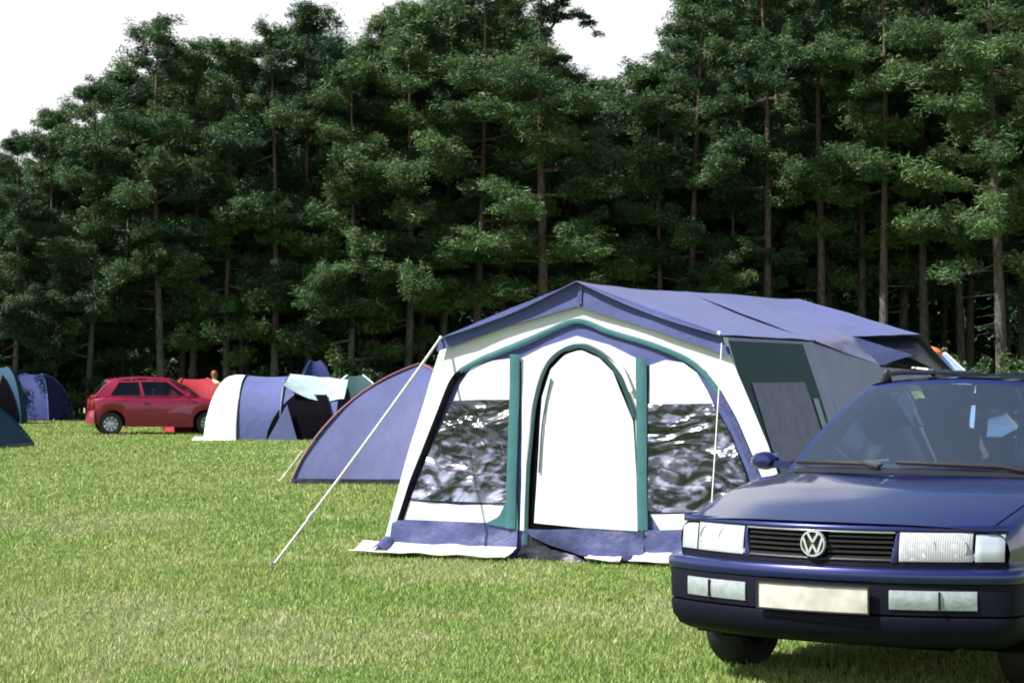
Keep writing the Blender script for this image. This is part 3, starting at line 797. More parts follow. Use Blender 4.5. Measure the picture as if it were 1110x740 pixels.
# rear: folding trailer with its bed wings under one roof
a, Rr, Lr = (0, 2.40, ZR + .012), (.50, 4.10, 2.17), (-.50, 4.10, 2.17)
def rear(s):
    e1, w1, n1, m_, w2 = (s * 1.17, 2.40, 1.745), (s * 1.41, 3.64, 1.545), (s * 1.66, 3.86, 1.64), (s * 1.18, 3.53, 1.81), (s * 1.62, 4.28, 1.835)
    P = (s * .5, 4.10, 2.17); bk = (s * .55, 5.55, 1.62); wb = (s * 1.72, 5.2, 1.50)
    return [a, e1, w1, n1, m_, P, w2, wb, bk]
for s in (1, -1):
    V = rear(s)
    sub_tris('side_roof', V[:6], [(0, 1, 4), (1, 2, 4), (2, 3, 4), (0, 4, 5)], M['violet'], T, 6, .016)
    sub_tris('wing_roof', [V[5], V[4], V[6], V[7], V[8]], [(0, 1, 2), (0, 2, 3), (0, 3, 4)], M['violet'], T, 6, .016)
    q = Vector((-.05 * s, .12, -.03))
    sub_tris('wing_opening', [Vector(V[3]) + q, Vector(V[4]) + q, Vector(V[6]) + q, Vector(V[7]) + Vector((-.04 * s, -.02, -.05))], [(0, 1, 2), (0, 2, 3)], M['groundsheet'], T, 3, .0)  # dark panel paints in the shade of the notch under the roof flap
    sub_tris('wing_wall', [(s * 1.15, 2.44, 1.73), V[2], (s * 1.50, 3.70, .25), (s * 1.68, 2.44, .05)], [(0, 1, 2, 3)], M['grey'], T, 6, .02)
    sub_tris('wing_wall', [(s * 1.405, 3.64, 1.53), (s * 1.66, 5.15, 1.47), (s * 1.66, 5.15, .25), (s * 1.50, 3.70, .25)], [(0, 1, 2, 3)], M['grey'], T, 6, .02)
sub_tris('rear_roof', [a, Rr, Lr], [(0, 1, 2)], M['violet'], T, 6, .014)
sub_tris('rear_roof', [Rr, Lr, (-.55, 5.55, 1.62), (.55, 5.55, 1.62)], [(0, 1, 2, 3)], M['violet'], T, 6, .014)
sub_tris('rear_wall', [(-1.7, 5.2, 1.48), (-.55, 5.53, 1.6), (.55, 5.53, 1.6), (1.7, 5.2, 1.48), (1.66, 5.2, .25), (-1.66, 5.2, .25)], [(0, 1, 2, 3, 4, 5)], M['grey'], T, 3, .01)

def rope(name, p0, p1, parent, rad=.012, sag=.03, peg=True, m='rope'):
    p0, p1 = Vector(p0), Vector(p1)
    mb = MB(); n = 12
    mb.tube([p0.lerp(p1, i / n) + Vector((0, 0, -sag * 4 * (i / n) * (1 - i / n))) for i in range(n + 1)], rad, 6)
    o = mb.build(name, M[m], parent)
    d = (p1 - p0).normalized()
    sl_ = MB(); c = p0.lerp(p1, .78); rt = d.to_track_quat('Z', 'Y').to_matrix()
    sl_.box(c + Vector((0, 0, -sag * .68)), (.016, .028, .07), rt); sl_.build('rope_slider', M['white'], o)
    if peg:
        pg = MB(); pg.tube([p1 + Vector((0, 0, .06)), p1 + Vector((0, 0, .03)), p1 + d * .06 + Vector((0, 0, -.12))], .009, 6); pg.build('tent_peg', M['steel'], o)
    return o
def to_local(P, O, yaw):
    d = Vector(P) - Vector(O); c, s = math.cos(yaw), math.sin(yaw)
    return Vector((c * d.x - s * d.y, s * d.x + c * d.y, d.z))
x, z = fp(482, 367)
g = at(295, depth(617))
rope('guy_rope', (x, -.08, z), to_local(g, TENT_O, TENT_YAW) + Vector((0, 0, .02)), T, .0105, .02)
x, z = fp(786, 372)
g = at(771, depth(690)); 
rope('guy_rope', (x, -.08, z), to_local(at(764, 12.9), TENT_O, TENT_YAW) + Vector((0, 0, .02)), T, .0038, .03)
mb = MB()
for s in (-1, 1):
    mb.tube([(s * 1.70, .03, 0), (s * (XE - .03), .03, ZE - .05), (0, .03, ZR - .06)], .014, 8)
mb.build('frame_pole', M['steel'], T)

# ------------------------------------------------------------------ dome and tunnel tents
def dome_panel(c0, c1, apex, bulge, n=14, out=None):
    """one fabric gore between two pole arcs rising from c0 and c1 to apex"""
    c0, c1, apex = Vector(c0), Vector(c1), Vector(apex)
    def arc(c, t):
        p = c.lerp(apex, t); h = math.sin(t * PI / 2)
        q = Vector((lerp(c.x, apex.x, 1 - math.cos(t * PI / 2)), lerp(c.y, apex.y, 1 - math.cos(t * PI / 2)), apex.z * h + c.z * (1 - h)))
        return p.lerp(q, bulge)
    mb = MB()
    def f(u, v):
        p = arc(c0, v).lerp(arc(c1, v), u)
        mid = (c0 + c1) / 2; nrm = Vector((mid.x - apex.x, mid.y - apex.y, 0)).normalized()
        return p - nrm * .10 * math.sin(PI * u) * (1 - v) * (.4 + math.sin(PI * v)) + nrm * .02 * noise.noise((p.x * 2, p.y * 2, p.z * 2))
    us = [i / n for i in range(n + 1)]; vs = [i / n for i in range(n)] + [.985]
    mb.grid(f, us, vs)
    return mb, arc

def dome_tent(label, loc, rz, sx, sy, hgt, mats, trim, bulge=.55, ridge=0.0, group=None, skirt=None, door=None):
    t = thing('dome_tent', label, 'tent', loc, rz, group)
    A = [(-sx, -sy, .02), (sx, -sy, .02), (sx, sy, .02), (-sx, sy, .02)]
    ap = [Vector((-ridge, 0, hgt)), Vector((ridge, 0, hgt))]
    apx = [ap[0], ap[1], ap[1], ap[0]]
    for i in range(4):
        j = (i + 1) % 4
        if ridge and i in (0, 2):
            mb = MB()
            m0, arc0 = dome_panel(A[i], A[j], apx[i], bulge)
            m1, arc1 = dome_panel(A[i], A[j], apx[j], bulge)
            # blend: left edge to left apex, right edge to right apex
            n = 14
            def f(u, v, i=i, j=j):
                def arc(c, apex):
                    c = Vector(c); p = c.lerp(apex, v); h = math.sin(v * PI / 2); k = 1 - math.cos(v * PI / 2)
                    return p.lerp(Vector((lerp(c.x, apex.x, k), lerp(c.y, apex.y, k), apex.z * h + c.z * (1 - h))), bulge)
                p = arc(A[i], apx[i]).lerp(arc(A[j], apx[j]), u)
                sgn = -1 if i == 0 else 1
                p.y -= sgn * .09 * math.sin(PI * u) * math.sin(PI * v); p.y += .015 * noise.noise((p.x * 2, p.z * 2, i))
                p.z -= .02 * math.sin(PI * u) * v
                return p
            mb.grid(f, [k / n for k in range(n + 1)], [k / n for k in range(n + 1)])
        else:
            mb, _ = dome_panel(A[i], A[j], apx[i] if not ridge else (apx[i]), bulge)
        mb.build('tent_panel', mats[i % len(mats)], t, solid=.004)
    for i in range(4):
        c = Vector(A[i]); apex = apx[i]
        pts = []
        for k in range(15):
            v = k / 14; p = c.lerp(apex, v); h = math.sin(v * PI / 2); kk = 1 - math.cos(v * PI / 2)
            q = Vector((lerp(c.x, apex.x, kk), lerp(c.y, apex.y, kk), apex.z * h + c.z * (1 - h)))
            o_ = Vector((c.x, c.y, 0)).normalized() * .02
            pts.append(p.lerp(q, bulge) + o_ + Vector((0, 0, .012)))
        mb = MB(); mb.tube(pts, .018, 6); mb.build('pole_sleeve', trim, t)
    if skirt:
        mb = MB()
        for i in range(4):
            p, q = Vector(A[i]), Vector(A[(i + 1) % 4]); o_ = (p + q).normalized() if (p + q).length > 0 else Vector((0, 0, 0)); o_.z = 0
            mb.add([p + o_ * .02 + Vector((0, 0, -.02)), q + o_ * .02 + Vector((0, 0, -.02)), q + o_ * .015 + Vector((0, 0, .07)), p + o_ * .015 + Vector((0, 0, .07))], [(0, 1, 2, 3)])
        mb.build('ground_sheet_edge', skirt, t, solid=.006)
    if door:
        # triangular doorway a little proud of panel 0
        u0, u1, vt = door
        mb = MB()
        def f(u, v):
            c0, c1 = Vector(A[0]), Vector(A[1]); vv = v * vt
            def arc(c, apex):
                p = c.lerp(apex, vv); h = math.sin(vv * PI / 2); k = 1 - math.cos(vv * PI / 2)
                return p.lerp(Vector((lerp(c.x, apex.x, k), lerp(c.y, apex.y, k), apex.z * h + c.z * (1 - h))), bulge)
            uu = lerp(lerp(u0, u1, u), (u0 + u1) / 2, v ** 1.5)
            p = arc(c0, apx[0]).lerp(arc(c1, apx[1]), uu); p.y -= .03; p.z += .01
            return p
        mb.grid(f, [k / 8 for k in range(9)], [k / 8 for k in range(9)])
        mb.build('doorway', M['dark'], t, solid=.004)
    return t

# big dusty-blue dome beside the awning
Dd = depth(527)
pd = at(456, Dd + 1.5)
d1 = dome_tent('dusty blue dome tent with faded red piping, standing left behind the large frame tent', pd, R(-8), 1.47, 1.40, 1.60, [M['dome']], M['redtrim'], .55, 0, None, M['groundsheet'])
g = at(303, depth(523)); gl = to_local(g, pd, R(8))
a0 = Vector((-1.36, -1.26, .45))
rope('guy_rope', a0, gl + Vector((0, 0, .02)), d1, .013, .01)

# white and blue tunnel tent
def tunnel_tent(loc, rz):
    t = thing('tunnel_tent', 'tunnel tent with white end bay, blue body and pale teal canopy over a dark porch', 'tent', loc, rz)
    HT, DY = 1.46, 1.05
    def ring(x, hs, ds):
        return lambda a: Vector((x, -math.cos(a) * DY * ds, max(.0, math.sin(a)) ** .8 * HT * hs))
    def hull(x0, x1, n, name, m, prof):
        mb = MB()
        def f(u, v):
            x = lerp(x0, x1, u); hs, ds = prof(x)
            p = ring(x, hs, ds)(v * PI)
            p.z += .012 * noise.noise((p.x * 3, p.y * 3, p.z * 3)); return p
        mb.grid(f, [i / n for i in range(n + 1)], [i / 18 for i in range(19)])
        return mb.build(name, m, t, solid=.004)
    def prof(x):
        if x < -.85: k = (x + 1.48) / .63; s = math.sqrt(max(0.02, 1 - (1 - k) ** 2.6)); return s, .55 + .45 * s
        sag = 1 - .03 * math.sin((x + .85) / 1.6 * PI) ** 2
        return sag, 1.0
    hull(-1.48, -.62, 12, 'white_bay', M['white'], prof)
    hull(-.62, .35, 14, 'blue_body', M['violet'], prof)
    hull(.35, 1.6, 10, 'porch', M['dome'], lambda x: (lerp(.97, .86, (x - .35) / 1.25), 1))
    # seam hoops
    for x in (-.62, .35):
        mb = MB(); hs, ds = prof(x); mb.tube([ring(x, hs * 1.01, ds * 1.012)(k / 18 * PI) for k in range(19)], .022, 6); mb.build('hoop', M['groundsheet'] if x < 0 else M['violet_dark'], t)
    # porch opening on the camera side and the raised teal canopy
    mb = MB()
    def f(u, v):
        x = lerp(lerp(.05, .62, v ** 1.3), lerp(1.62, 1.35, v), u); a = lerp(.02, .80, v); p = Vector((x, -math.cos(a) * DY - .035, math.sin(a) ** .8 * HT * .92)); return p
    mb.grid(f, [i / 8 for i in range(9)], [i / 8 for i in range(9)]); mb.build('porch_opening', M['dark'], t, solid=.004)
    mb = MB()
    def f(u, v):
        x = lerp(.42, 1.74, u); p = Vector((x, -math.cos(1.30) * DY - .02 - v * .66 * (1 - .25 * u), HT * lerp(1.02, .93, u) - v * (.26 + .16 * u) - .17 * math.sin(PI * u) * v + .03 * noise.noise((u * 5, v * 4, 2)))); return p
    mb.grid(f, [i / 12 for i in range(13)], [i / 8 for i in range(9)]); mb.build('canopy', M['paleteal'], t, solid=.006)
    mb = MB()
    mb.grid(lambda u, v: (lerp(.10, .78, u) * (1 - v) + .52 * v, -DY - .05 - .12 * (1 - v), .02 + .80 * v), [0, .5, 1], [i / 6 for i in range(7)]); mb.build('door_flap', M['dome'], t, solid=.006)
    mb = MB()
    mb.grid(lambda u, v: (lerp(-1.65, -.62, u), -DY * .75 - .30 * v - .15 * u, max(.012, .09 * (1 - v) + .03 * noise.noise((u * 6, v * 3, 1)))), [i / 14 for i in range(15)], [i / 5 for i in range(6)])
    mb.build('mud_flap', M['flap'], t, solid=.006)
    return t
Dt = depth(478)
pt = at(298, Dt + 1.0)
tunnel_tent(pt, R(-6))

# red dome, narrow blue utility tent and others further off
dome_tent('red dome tent partly hidden between the red car and white tunnel tent bay', at(211, 51.8), R(20), .64, .8, 1.37, [M['redfab']], M['redfab'], .9, .3)
dome_tent('tall royal blue dome tent whose tip rises behind the pale teal canopy', at(342, 57), R(12), .55, .55, 1.86, [M['blue']], M['blue'], .80, .10)
dome_tent('dark green dome tent top showing over the dusty blue tent shoulder', at(385, 56), R(10), 1.0, 1.0, 1.45, [M['green_dark']], M['white'], .5, .2)
# left group
dome_tent('royal blue dome tent with pale piping standing beneath the far left pines', at(37, depth(457) + 1.0), R(-12), .92, .92, 1.50, [M['blue']], M['bluelit'], .85, .26, None, M['groundsheet'], (.05, .22, .5))
dome_tent('petrol blue tent with dark open porch cut by the left picture edge', at(-3, 61), R(8), .78, .9, 1.70, [M['tealtent']], M['tealtent'], .9, .25, None, None, (.45, .98, .7))
dome_tent('low petrol blue tent at the left edge, nearest of the blue tents', at(-46, depth(488) + 1.2), R(-6), 1.15, 1.2, 1.10, [M['tealtent']], M['tealtent'], .4, .2, None, M['groundsheet'])
# pale tent with orange cap behind the car roof
pq = at(1016, 25.5)
dq = dome_tent('pale blue and white tent with an orange vent cap behind the navy car roof', pq, R(24), 1.15, 1.0, 1.72, [M['paleblue'], M['white']], M['white'], .15, .10)
mb = MB(); mb.lathe([(.13, -.02), (.12, .05), (.06, .10), (0.001, .115)], (-.08, 0, 1.70), 'z', 12); mb.build('vent_cap', M['orange'], dq)

# ------------------------------------------------------------------ cars
def build_car(name, label, loc, rz, P, paint):
    C_ = thing(name, label, 'car', loc, rz)
    Lc = P['L']; wheels = P['wheels']; rw = P['r']
    def W(y): return interp(P['hw'], y)
    def zt(y): return interp(P['ztop'], y)
    def zsh(y): return interp(P['zsh'], y)
    def fade(y):
        f = max(0, 1 - y / 1.25) ** 1.2 * P['bow_f']; r = max(0, 1 - (Lc - y) / .9) ** 1.2 * P['bow_r']
        return f, r
    def zb(y):
        z = interp(P['zbot'], y)
        for yw in wheels:
            d = abs(y - yw); ra = rw + .055
            if d < ra: z = max(z, rw + math.sqrt(ra * ra - d * d) * .96)
        return z
    ys = set([P['y0'], Lc - .02]); y = P['y0']
    while y < Lc - .02: ys.add(round(y, 3)); y += .08
    for yw in wheels:
        for k in range(-8, 9): ys.add(round(yw + (rw + .056) * math.sin(k / 8 * PI / 2), 3))
    for d in P['doors']: ys |= set(d)
    ys.add(P['hood_end'])
    ys = sorted(q for q in ys if P['y0'] <= q <= Lc - .02)
    ys = [q for i, q in enumerate(ys) if i == 0 or q - ys[i - 1] > .004]
    SIDE = [(.935, 0), (.975, .22), (.995, .42), (1.0, .58), (.992, .76), (.972, .92), (.945, 1.0)]
    TOPX = [.925, .89, .82, .70, .55, .38, .19, 0]
    nS, nT = len(SIDE), len(TOPX)
    def ring(y0):
        w_, b, s, t = W(y0), zb(y0), zsh(y0), zt(y0)
        f, r = fade(y0); pts = []
        for k, fr in SIDE: pts.append((k * w_, lerp(b, s, fr)))
        for k in TOPX:
            q = k / .945
            pts.append((k * w_, s + (t - s) * (1 - q ** 2.6) + .012 * (1 - q ** 8)))
        out = []
        for x, z in pts: out.append(Vector((x, y0 + f * x * x - r * x * x, z)))
        full = out + [Vector((-p.x, p.y, p.z)) for p in reversed(out[:-1])]
        return full
    rings = [ring(q) for q in ys]
    m = len(rings[0])
    body, hood = MB(), MB()
    doors = [[MB(), MB()] for _ in P['doors']]
    cnt = nS + nT - 1
    for i in range(len(ys) - 1):
        ym = (ys[i] + ys[i + 1]) / 2
        for k in range(m - 1):
            q = [rings[i][k], rings[i][k + 1], rings[i + 1][k + 1], rings[i + 1][k]]
            kk = k if k < cnt else m - 2 - k
            sidef = kk < nS - 1
            xavg = abs(sum(p.x for p in q) / 4) / W(ym)
            if not sidef and ym < P['hood_end'] and xavg < .86:
                hood.add([p + Vector((0, 0, .005)) for p in q], [(0, 1, 2, 3)]); continue
            dn = None
            if sidef and kk >= 1 or (not sidef and kk < nS):
                for j, (d0, d1) in enumerate(P['doors']):
                    if d0 < ym < d1: dn = j
            if dn is not None and sidef:
                sg = 1 if k < cnt else 0
                doors[dn][sg].add([p + Vector((.005 if sg else -.005, 0, 0)) for p in q], [(0, 1, 2, 3)]); continue
            body.add(q, [(0, 1, 2, 3)])
    # tail cap
    rr = rings[-1]; h = len(rr) // 2
    for k in range(h):
        body.add([rr[k], rr[k + 1], rr[len(rr) - 2 - k], rr[len(rr) - 1 - k]], [(0, 1, 2, 3)])
    body.build('body', paint, C_, weld=True, angle=50)
    hood.build('bonnet', paint, C_, weld=True)
    for j, d in enumerate(P['doors']):
        for sg in (0, 1):
            o = doors[j][sg].build('door', paint, C_, weld=True)
            s = 1 if sg else -1; yh = d[1] - .14
            hb = MB(); hb.box((s * (W(yh) * .99 + .022), yh, zsh(yh) - .13), (.03, .15, .035)); hb.build('handle', P['trim'], o, bevel=.008)
    ub = MB(); ub.box((0, Lc / 2, .36), (1.12, Lc - .5, .26)); ub.box((0, Lc / 2, .55), (1.0, Lc - .8, .3)); ub.build('underbody', M['under'], C_)
    # inner wheel arches
    for yw in wheels:
        for s in (-1, 1):
            V = []; n = 14; aw = MB()
            for k in range(n + 1):
                an = PI * k / n
                for xx in (.52, W(yw) * .965): V.append((s * xx, yw + math.cos(an) * (rw + .065), rw + math.sin(an) * (rw + .065) * .98 - (0 if 0 < k < n else .1)))
            aw.add(V, [(2 * k, 2 * k + 1, 2 * k + 3, 2 * k + 2) for k in range(n)])
            aw.build('wheel_arch', M['under'], C_)
    # wheels
    for yw in wheels:
        for s in (-1, 1):
            wo = bpy.data.objects.new('wheel', None); COL.objects.link(wo); wo.parent = C_; wo.location = (s * P['track'], yw, rw)
            ty = MB(); tw = .095
            ty.lathe([(rw * .64, -tw * .8), (rw * .80, -tw), (rw * .95, -tw * .95), (rw, -tw * .7), (rw, tw * .7), (rw * .95, tw * .95), (rw * .80, tw), (rw * .64, tw * .8)], (0, 0, 0), 'x', 36, True)
            ty.build('tyre', M['rubber'], wo)
            rm = MB(); r2 = rw * .66
            rm.lathe([(r2, -.07), (r2, s * .07), (r2 * .93, s * .085), (r2 * .88, s * .06), (r2 * .5, s * .045), (r2 * .3, s * .075), (.001, s * .08)], (0, 0, 0), 'x', 30)
            ro = rm.build('rim', M['alloy'], wo)
            hs = MB()
            for k in range(9):
                an = 2 * PI * k / 9; c = (s * .062, math.cos(an) * r2 * .69, math.sin(an) * r2 * .69)
                hs.box(c, (.02, r2 * .30, r2 * .16), Matrix.Rotation(an, 3, 'X'))
            hs.build('rim_slot', M['under'], ro, bevel=.004)
    # greenhouse
    G = P['gh']
    zb_ = lambda y: zt(y) if False else G['zb']
    def base_f(u): return Vector((u * G['xb'], lerp(G['bf0'], G['bf1'], u * u), G['zb'] + .02 * (1 - u * u)))
    def top_f(u): return Vector((u * G['xt'], lerp(G['tf0'], G['tf1'], u * u), G['zt'] + G['crown'] * (1 - u * u)))
    def base_r(u): return Vector((u * G['xbr'], lerp(G['br0'], G['br1'], u * u), G['zbr']))
    def top_r(u): return Vector((u * G['xtr'], lerp(G['tr0'], G['tr1'], u * u), G['ztr'] + G['crown'] * .8 * (1 - u * u)))
    def ws(u, v):
        p = base_f(u).lerp(top_f(u), v); p.y -= .045 * math.sin(PI * v) * .6; p.z += .02 * math.sin(PI * v); return p
    def rwn(u, v):
        p = base_r(u).lerp(top_r(u), v); p.y += .03 * math.sin(PI * v); return p
    def sd(s):
        def f(t, v):
            b = Vector((s * lerp(G['xb'], G['xbr'], t), lerp(G['bf1'], G['br1'], t), lerp(G['zb'], G['zbr'], t)))
            bulge = 4 * t * (1 - t)
            b.x += s * .055 * bulge
            tp_ = Vector((s * lerp(G['xt'], G['xtr'], t), lerp(G['tf1'], G['tr1'], t), lerp(G['zt'], G['ztr'], t) + .012 * bulge)); tp_.x += s * .03 * bulge
            p = b.lerp(tp_, v); p.x += s * .022 * math.sin(PI * v); return p
        return f
    def cells(f, us, vs, isglass, nsub=4):
        fr, gl = MB(), {}
        for i in range(len(us) - 1):
            for j in range(len(vs) - 1):
                k = isglass(i, j)
                tgt = fr if k is None else gl.setdefault(k, MB())
                nu = max(1, int(abs(us[i + 1] - us[i]) / .12)); nv = max(1, int((vs[j + 1] - vs[j]) / .2))
                tgt.grid(f, [lerp(us[i], us[i + 1], q / nu) for q in range(nu + 1)], [lerp(vs[j], vs[j + 1], q / nv) for q in range(nv + 1)])
        return fr, gl
    fr, gl = cells(ws, [-1, -.955, -.935, .935, .955, 1], [0, .03, .935, 1], lambda i, j: 'g' if i in (1, 2, 3) and j == 1 and i == 2 else None)
    fr.build('windscreen_frame', paint, C_, weld=True); gl['g'].build('windscreen', M['glass'], C_, weld=True)
    fr, gl = cells(rwn, [-1, -.88, .88, 1], [0, .10, .90, 1], lambda i, j: 'g' if i == 1 and j == 1 else None)
    fr.build('tailgate_frame', paint, C_, weld=True); gl['g'].build('rear_window', M['dglass'], C_, weld=True)
    for s in (-1, 1):
        us = G['side']; vs = [0, .07, .90, 1]
        fr, gl = cells(sd(s), us, vs, lambda i, j: i if (i % 2 == 1 and j == 1) else None)
        fr.build('window_pillars', paint, C_, weld=True)
        for k in gl: gl[k].build('side_window', M['dglass'], C_, weld=True)
    rf = MB()
    def roof(u, v):
        p = top_f(u).lerp(top_r(u), v); p.z += P.get('arch', .028) * math.sin(PI * v) + (.008 if abs(u) < .97 else 0); return p
    rf.grid(roof, [-1, -.97, -.9] + [i / 6 - .833 for i in range(11)] + [.9, .97, 1], [i / 12 for i in range(13)])
    ro = rf.build('roof', paint, C_, weld=True)
    return C_, dict(W=W, zt=zt, zsh=zsh, fade=fade, ws=ws, roof=roof, sd=sd)

# ---- navy estate
NAVY = dict(L=4.60, y0=.045, bow_f=.44, bow_r=.22, wheels=(.90, 3.52), r=.305, track=.735, hood_end=1.18, trim=M['black_plastic'],
    hw=[(0, .800), (.3, .825), (.8, .850), (1.5, .858), (3.4, .858), (4.2, .845), (4.6, .80)],
    ztop=[(0, .772), (.15, .800), (.4, .845), (.8, .905), (1.15, .950), (1.4, .965), (4.3, .955), (4.6, .90)],
    zsh=[(0, .745), (.3, .80), (.7, .862), (1.2, .915), (1.6, .935), (4.3, .945), (4.6, .88)],
    zbot=[(0, .56), (.28, .50), (.45, .24), (1, .20), (3.4, .20), (4.1, .24), (4.6, .34)],
    doors=[(1.48, 2.42), (2.44, 3.30)],
    gh=dict(xb=.735, xt=.565, xbr=.72, xtr=.57, bf0=1.16, bf1=1.44, tf0=2.02, tf1=2.17, br0=4.52, br1=4.40, tr0=4.20, tr1=4.05, zb=.955, zbr=.96, zt=1.392, ztr=1.392, crown=.042,
            side=[0, .05, .36, .395, .66, .70, .94, 1]))
LOC_CAR = Vector((1.338, 9.08, 0)); YAW_CAR = R(31)
car, A = build_car('estate_car', 'dark navy blue estate car facing us beside the frame tent', LOC_CAR, -YAW_CAR, NAVY, M['navy'])

def yf(x): return .030 + .44 * x * x
def strip(fn, x0, x1, z0, z1, name, m, parent, nx=14, nz=4, bulge=.012, solid=0.0, skew0=0.0, skew1=0.0):
    mb = MB()
    def f(u, v):
        x = lerp(x0 + skew0 * v, x1 + skew1 * v, u); z = lerp(z0, z1, v)
        return (x, fn(x, z) - bulge * (math.sin(PI * min(1, max(0, v))) ** .5) * (1 if 0 < u < 1 else .3), z)
    mb.grid(f, [i / nx for i in range(nx + 1)], [i / nz for i in range(nz + 1)])
    return mb.build(name, m, parent, solid=solid)
face = lambda x, z: yf(x) + (z - .63) * .16
# nose backing
strip(lambda x, z: yf(x) + .05, -.785, .785, .40, .755, 'nose_panel', M['under'], car, 24, 4, 0)
# lamps: silver bowl, lens, corner indicator
for s in (-1, 1):
    xi, xo, xc = .375, .665, .785
    hp = strip(lambda x, z: face(x, z) + .035, s * xi, s * xo, .634, .756, 'headlamp', M['silver'], car, 12, 4, -.02)
    strip(lambda x, z: face(x, z) - .004, s * xi, s * xo, .632, .758, 'lens', M['lamp'], hp, 28, 5, .012)
    for cx_, rr_ in ((.462, .058), (.588, .056)):
        rb = MB(); y_ = face(cx_, .694) + .012
        rb.lathe([(rr_ + .004, -.004), (rr_, 0), (rr_ * .8, .012), (rr_ * .45, .024), (.014, .03)], (s * cx_, y_, .694), 'y', 22)
        ro_ = rb.build('reflector', M['chrome'], hp)
        bb = MB(); bb.lathe([(.016, .03), (.016, 0), (.010, -.006), (.001, -.008)], (s * cx_, y_, .694), 'y', 12); bb.build('bulb', M['lens_amber'], ro_)
    strip(lambda x, z: face(x, z) - .004, s * (xo + .010), s * xc, .632, .752, 'indicator', M['lens_amber'], car, 8, 5, .012)
    # painted wedge between lamp and grille, leaning in
    strip(lambda x, z: face(x, z) + .002, s * .338, s * .366, .625, .764, 'grille_side_wedge', M['navy'], car, 3, 4, .010, skew0=s * .022, skew1=s * .006)
strip(lambda x, z: face(x, z) + .006, -.795, .795, .755, .790, 'bonnet_lip', M['navy'], car, 24, 5, .016)
strip(lambda x, z: face(x, z) + .01, -.80, .80, .592, .630, 'lamp_sill', M['dark_trim'], car, 24, 2, .004)
# grille
strip(lambda x, z: face(x, z) + .045, -.345, .345, .63, .76, 'grille_back', M['under'], car, 10, 2, 0)
gr = strip(lambda x, z: face(x, z) + .004, -.345, .345, .628, .640, 'grille', M['black_plastic'], car, 12, 2, .004)
mb = MB()
for k in range(5):
    z = .648 + .0225 * k
    for a_, b_ in ((-.36 + .004 * k, -.06), (.06, .36 - .004 * k)):
        mb.grid(lambda u, v: (lerp(a_, b_, u), face(lerp(a_, b_, u), z) + .004 + .022 * v, z + .004 * v), [i / 6 for i in range(7)], [0, .5, 1])
        mb.grid(lambda u, v: (lerp(a_, b_, u), face(lerp(a_, b_, u), z) + .004, z - .007 * v), [i / 6 for i in range(7)], [0, 1])
mb.build('grille_slats', M['black_plastic'], gr)
strip(lambda x, z: face(x, z) - .006, -.355, .355, .752, .760, 'chrome_trim', M['chrome'], gr, 12, 2, .003)
# round emblem: ring with a V above a W
em = MB(); yc, zc = -.002, .700
em.lathe([(.0605, .0), (.0605, -.012), (.0575, -.018), (.052, -.018), (.050, -.010), (.050, 0)], (0, yc + .03, zc), 'y', 36, True)
eo = em.build('emblem', M['silver'], gr)
di = MB(); di.lathe([(.0505, -.006), (.001, -.006)], (0, yc + .03, zc), 'y', 30); di.build('emblem_disc', M['black_plastic'], eo)
le = MB()
def bar(p, q, w_=.0095):
    p, q = Vector(p), Vector(q); d = q - p; ang = math.atan2(d.y, d.x)
    le.box((p.x / 2 + q.x / 2, yc + .017, zc + (p.y + q.y) / 2), (d.length, .008, w_), Matrix.Rotation(-ang, 3, 'Y'))
for sx_ in (-1, 1):
    bar((sx_ * .0245, .046), (0, .006)); bar((sx_ * .045, .025), (sx_ * .021, -.045)); bar((sx_ * .021, -.045), (0, -.004))
le.build('emblem_letters', M['silver'], eo)
# bumper: painted upper lip, dark band, dark apron
def yb(x): return -.004 + .36 * x * x
def bumper_path():
    P_ = []
    for k in range(33):
        x = lerp(-.82, .82, k / 32); P_.append((x, yb(x)))
    cl_ = [(-.868, .37), (-.872, .50), (-.872, .575)]
    return list(reversed([(x, y) for x, y in cl_])) + [(-.852, .285)] + P_ + [(.852, .285)] + [(-x, y) for x, y in cl_]
def sweep(prof, name, m, path=None, flip=1):
    P_ = [Vector(p) for p in (path or bumper_path())]
    mb = MB(); V = []; n = len(prof)
    for i, p in enumerate(P_):
        t = (P_[min(i + 1, len(P_) - 1)] - P_[max(i - 1, 0)]).normalized(); nrm = Vector((t.y, -t.x)) * flip
        for o_, z in prof: q = p + nrm * o_; V.append((q.x, q.y, z))
    Fs = [(i * n + j, i * n + j + 1, (i + 1) * n + j + 1, (i + 1) * n + j) for i in range(len(P_) - 1) for j in range(n - 1)]
    mb.add(V, Fs); return mb.build(name, m, car)
sweep([(-.09, .600), (-.03, .603), (-.006, .596), (.004, .580), (.004, .552), (-.004, .540), (-.03, .538)], 'bumper', M['navy'])
sweep([(-.03, .538), (-.010, .536), (-.008, .530), (-.012, .400), (-.03, .392)], 'bumper_strip', M['dark_trim'])
sweep([(-.03, .392), (-.013, .389), (-.010, .378), (-.018, .32), (-.05, .275), (-.10, .25), (-.20, .24)], 'bumper_apron', M['dark_trim'])
for s in (-1, 1):
    fo = strip(lambda x, z: yb(x) + .006, s * .345, s * .70, .424, .508, 'fog_lamp', M['fog'], car, 14, 4, .006)
    fi = MB()
    for xk in (.555,):
        fi.box((s * xk, yb(xk) - .003, .466), (.006, .012, .078))
    fi.build('lamp_divider', M['dark_trim'], fo)
pl = strip(lambda x, z: yb(x) - .012, -.262, .262, .405, .517, 'number_plate', M['plate'], car, 10, 3, .002, .004)
pf = MB()
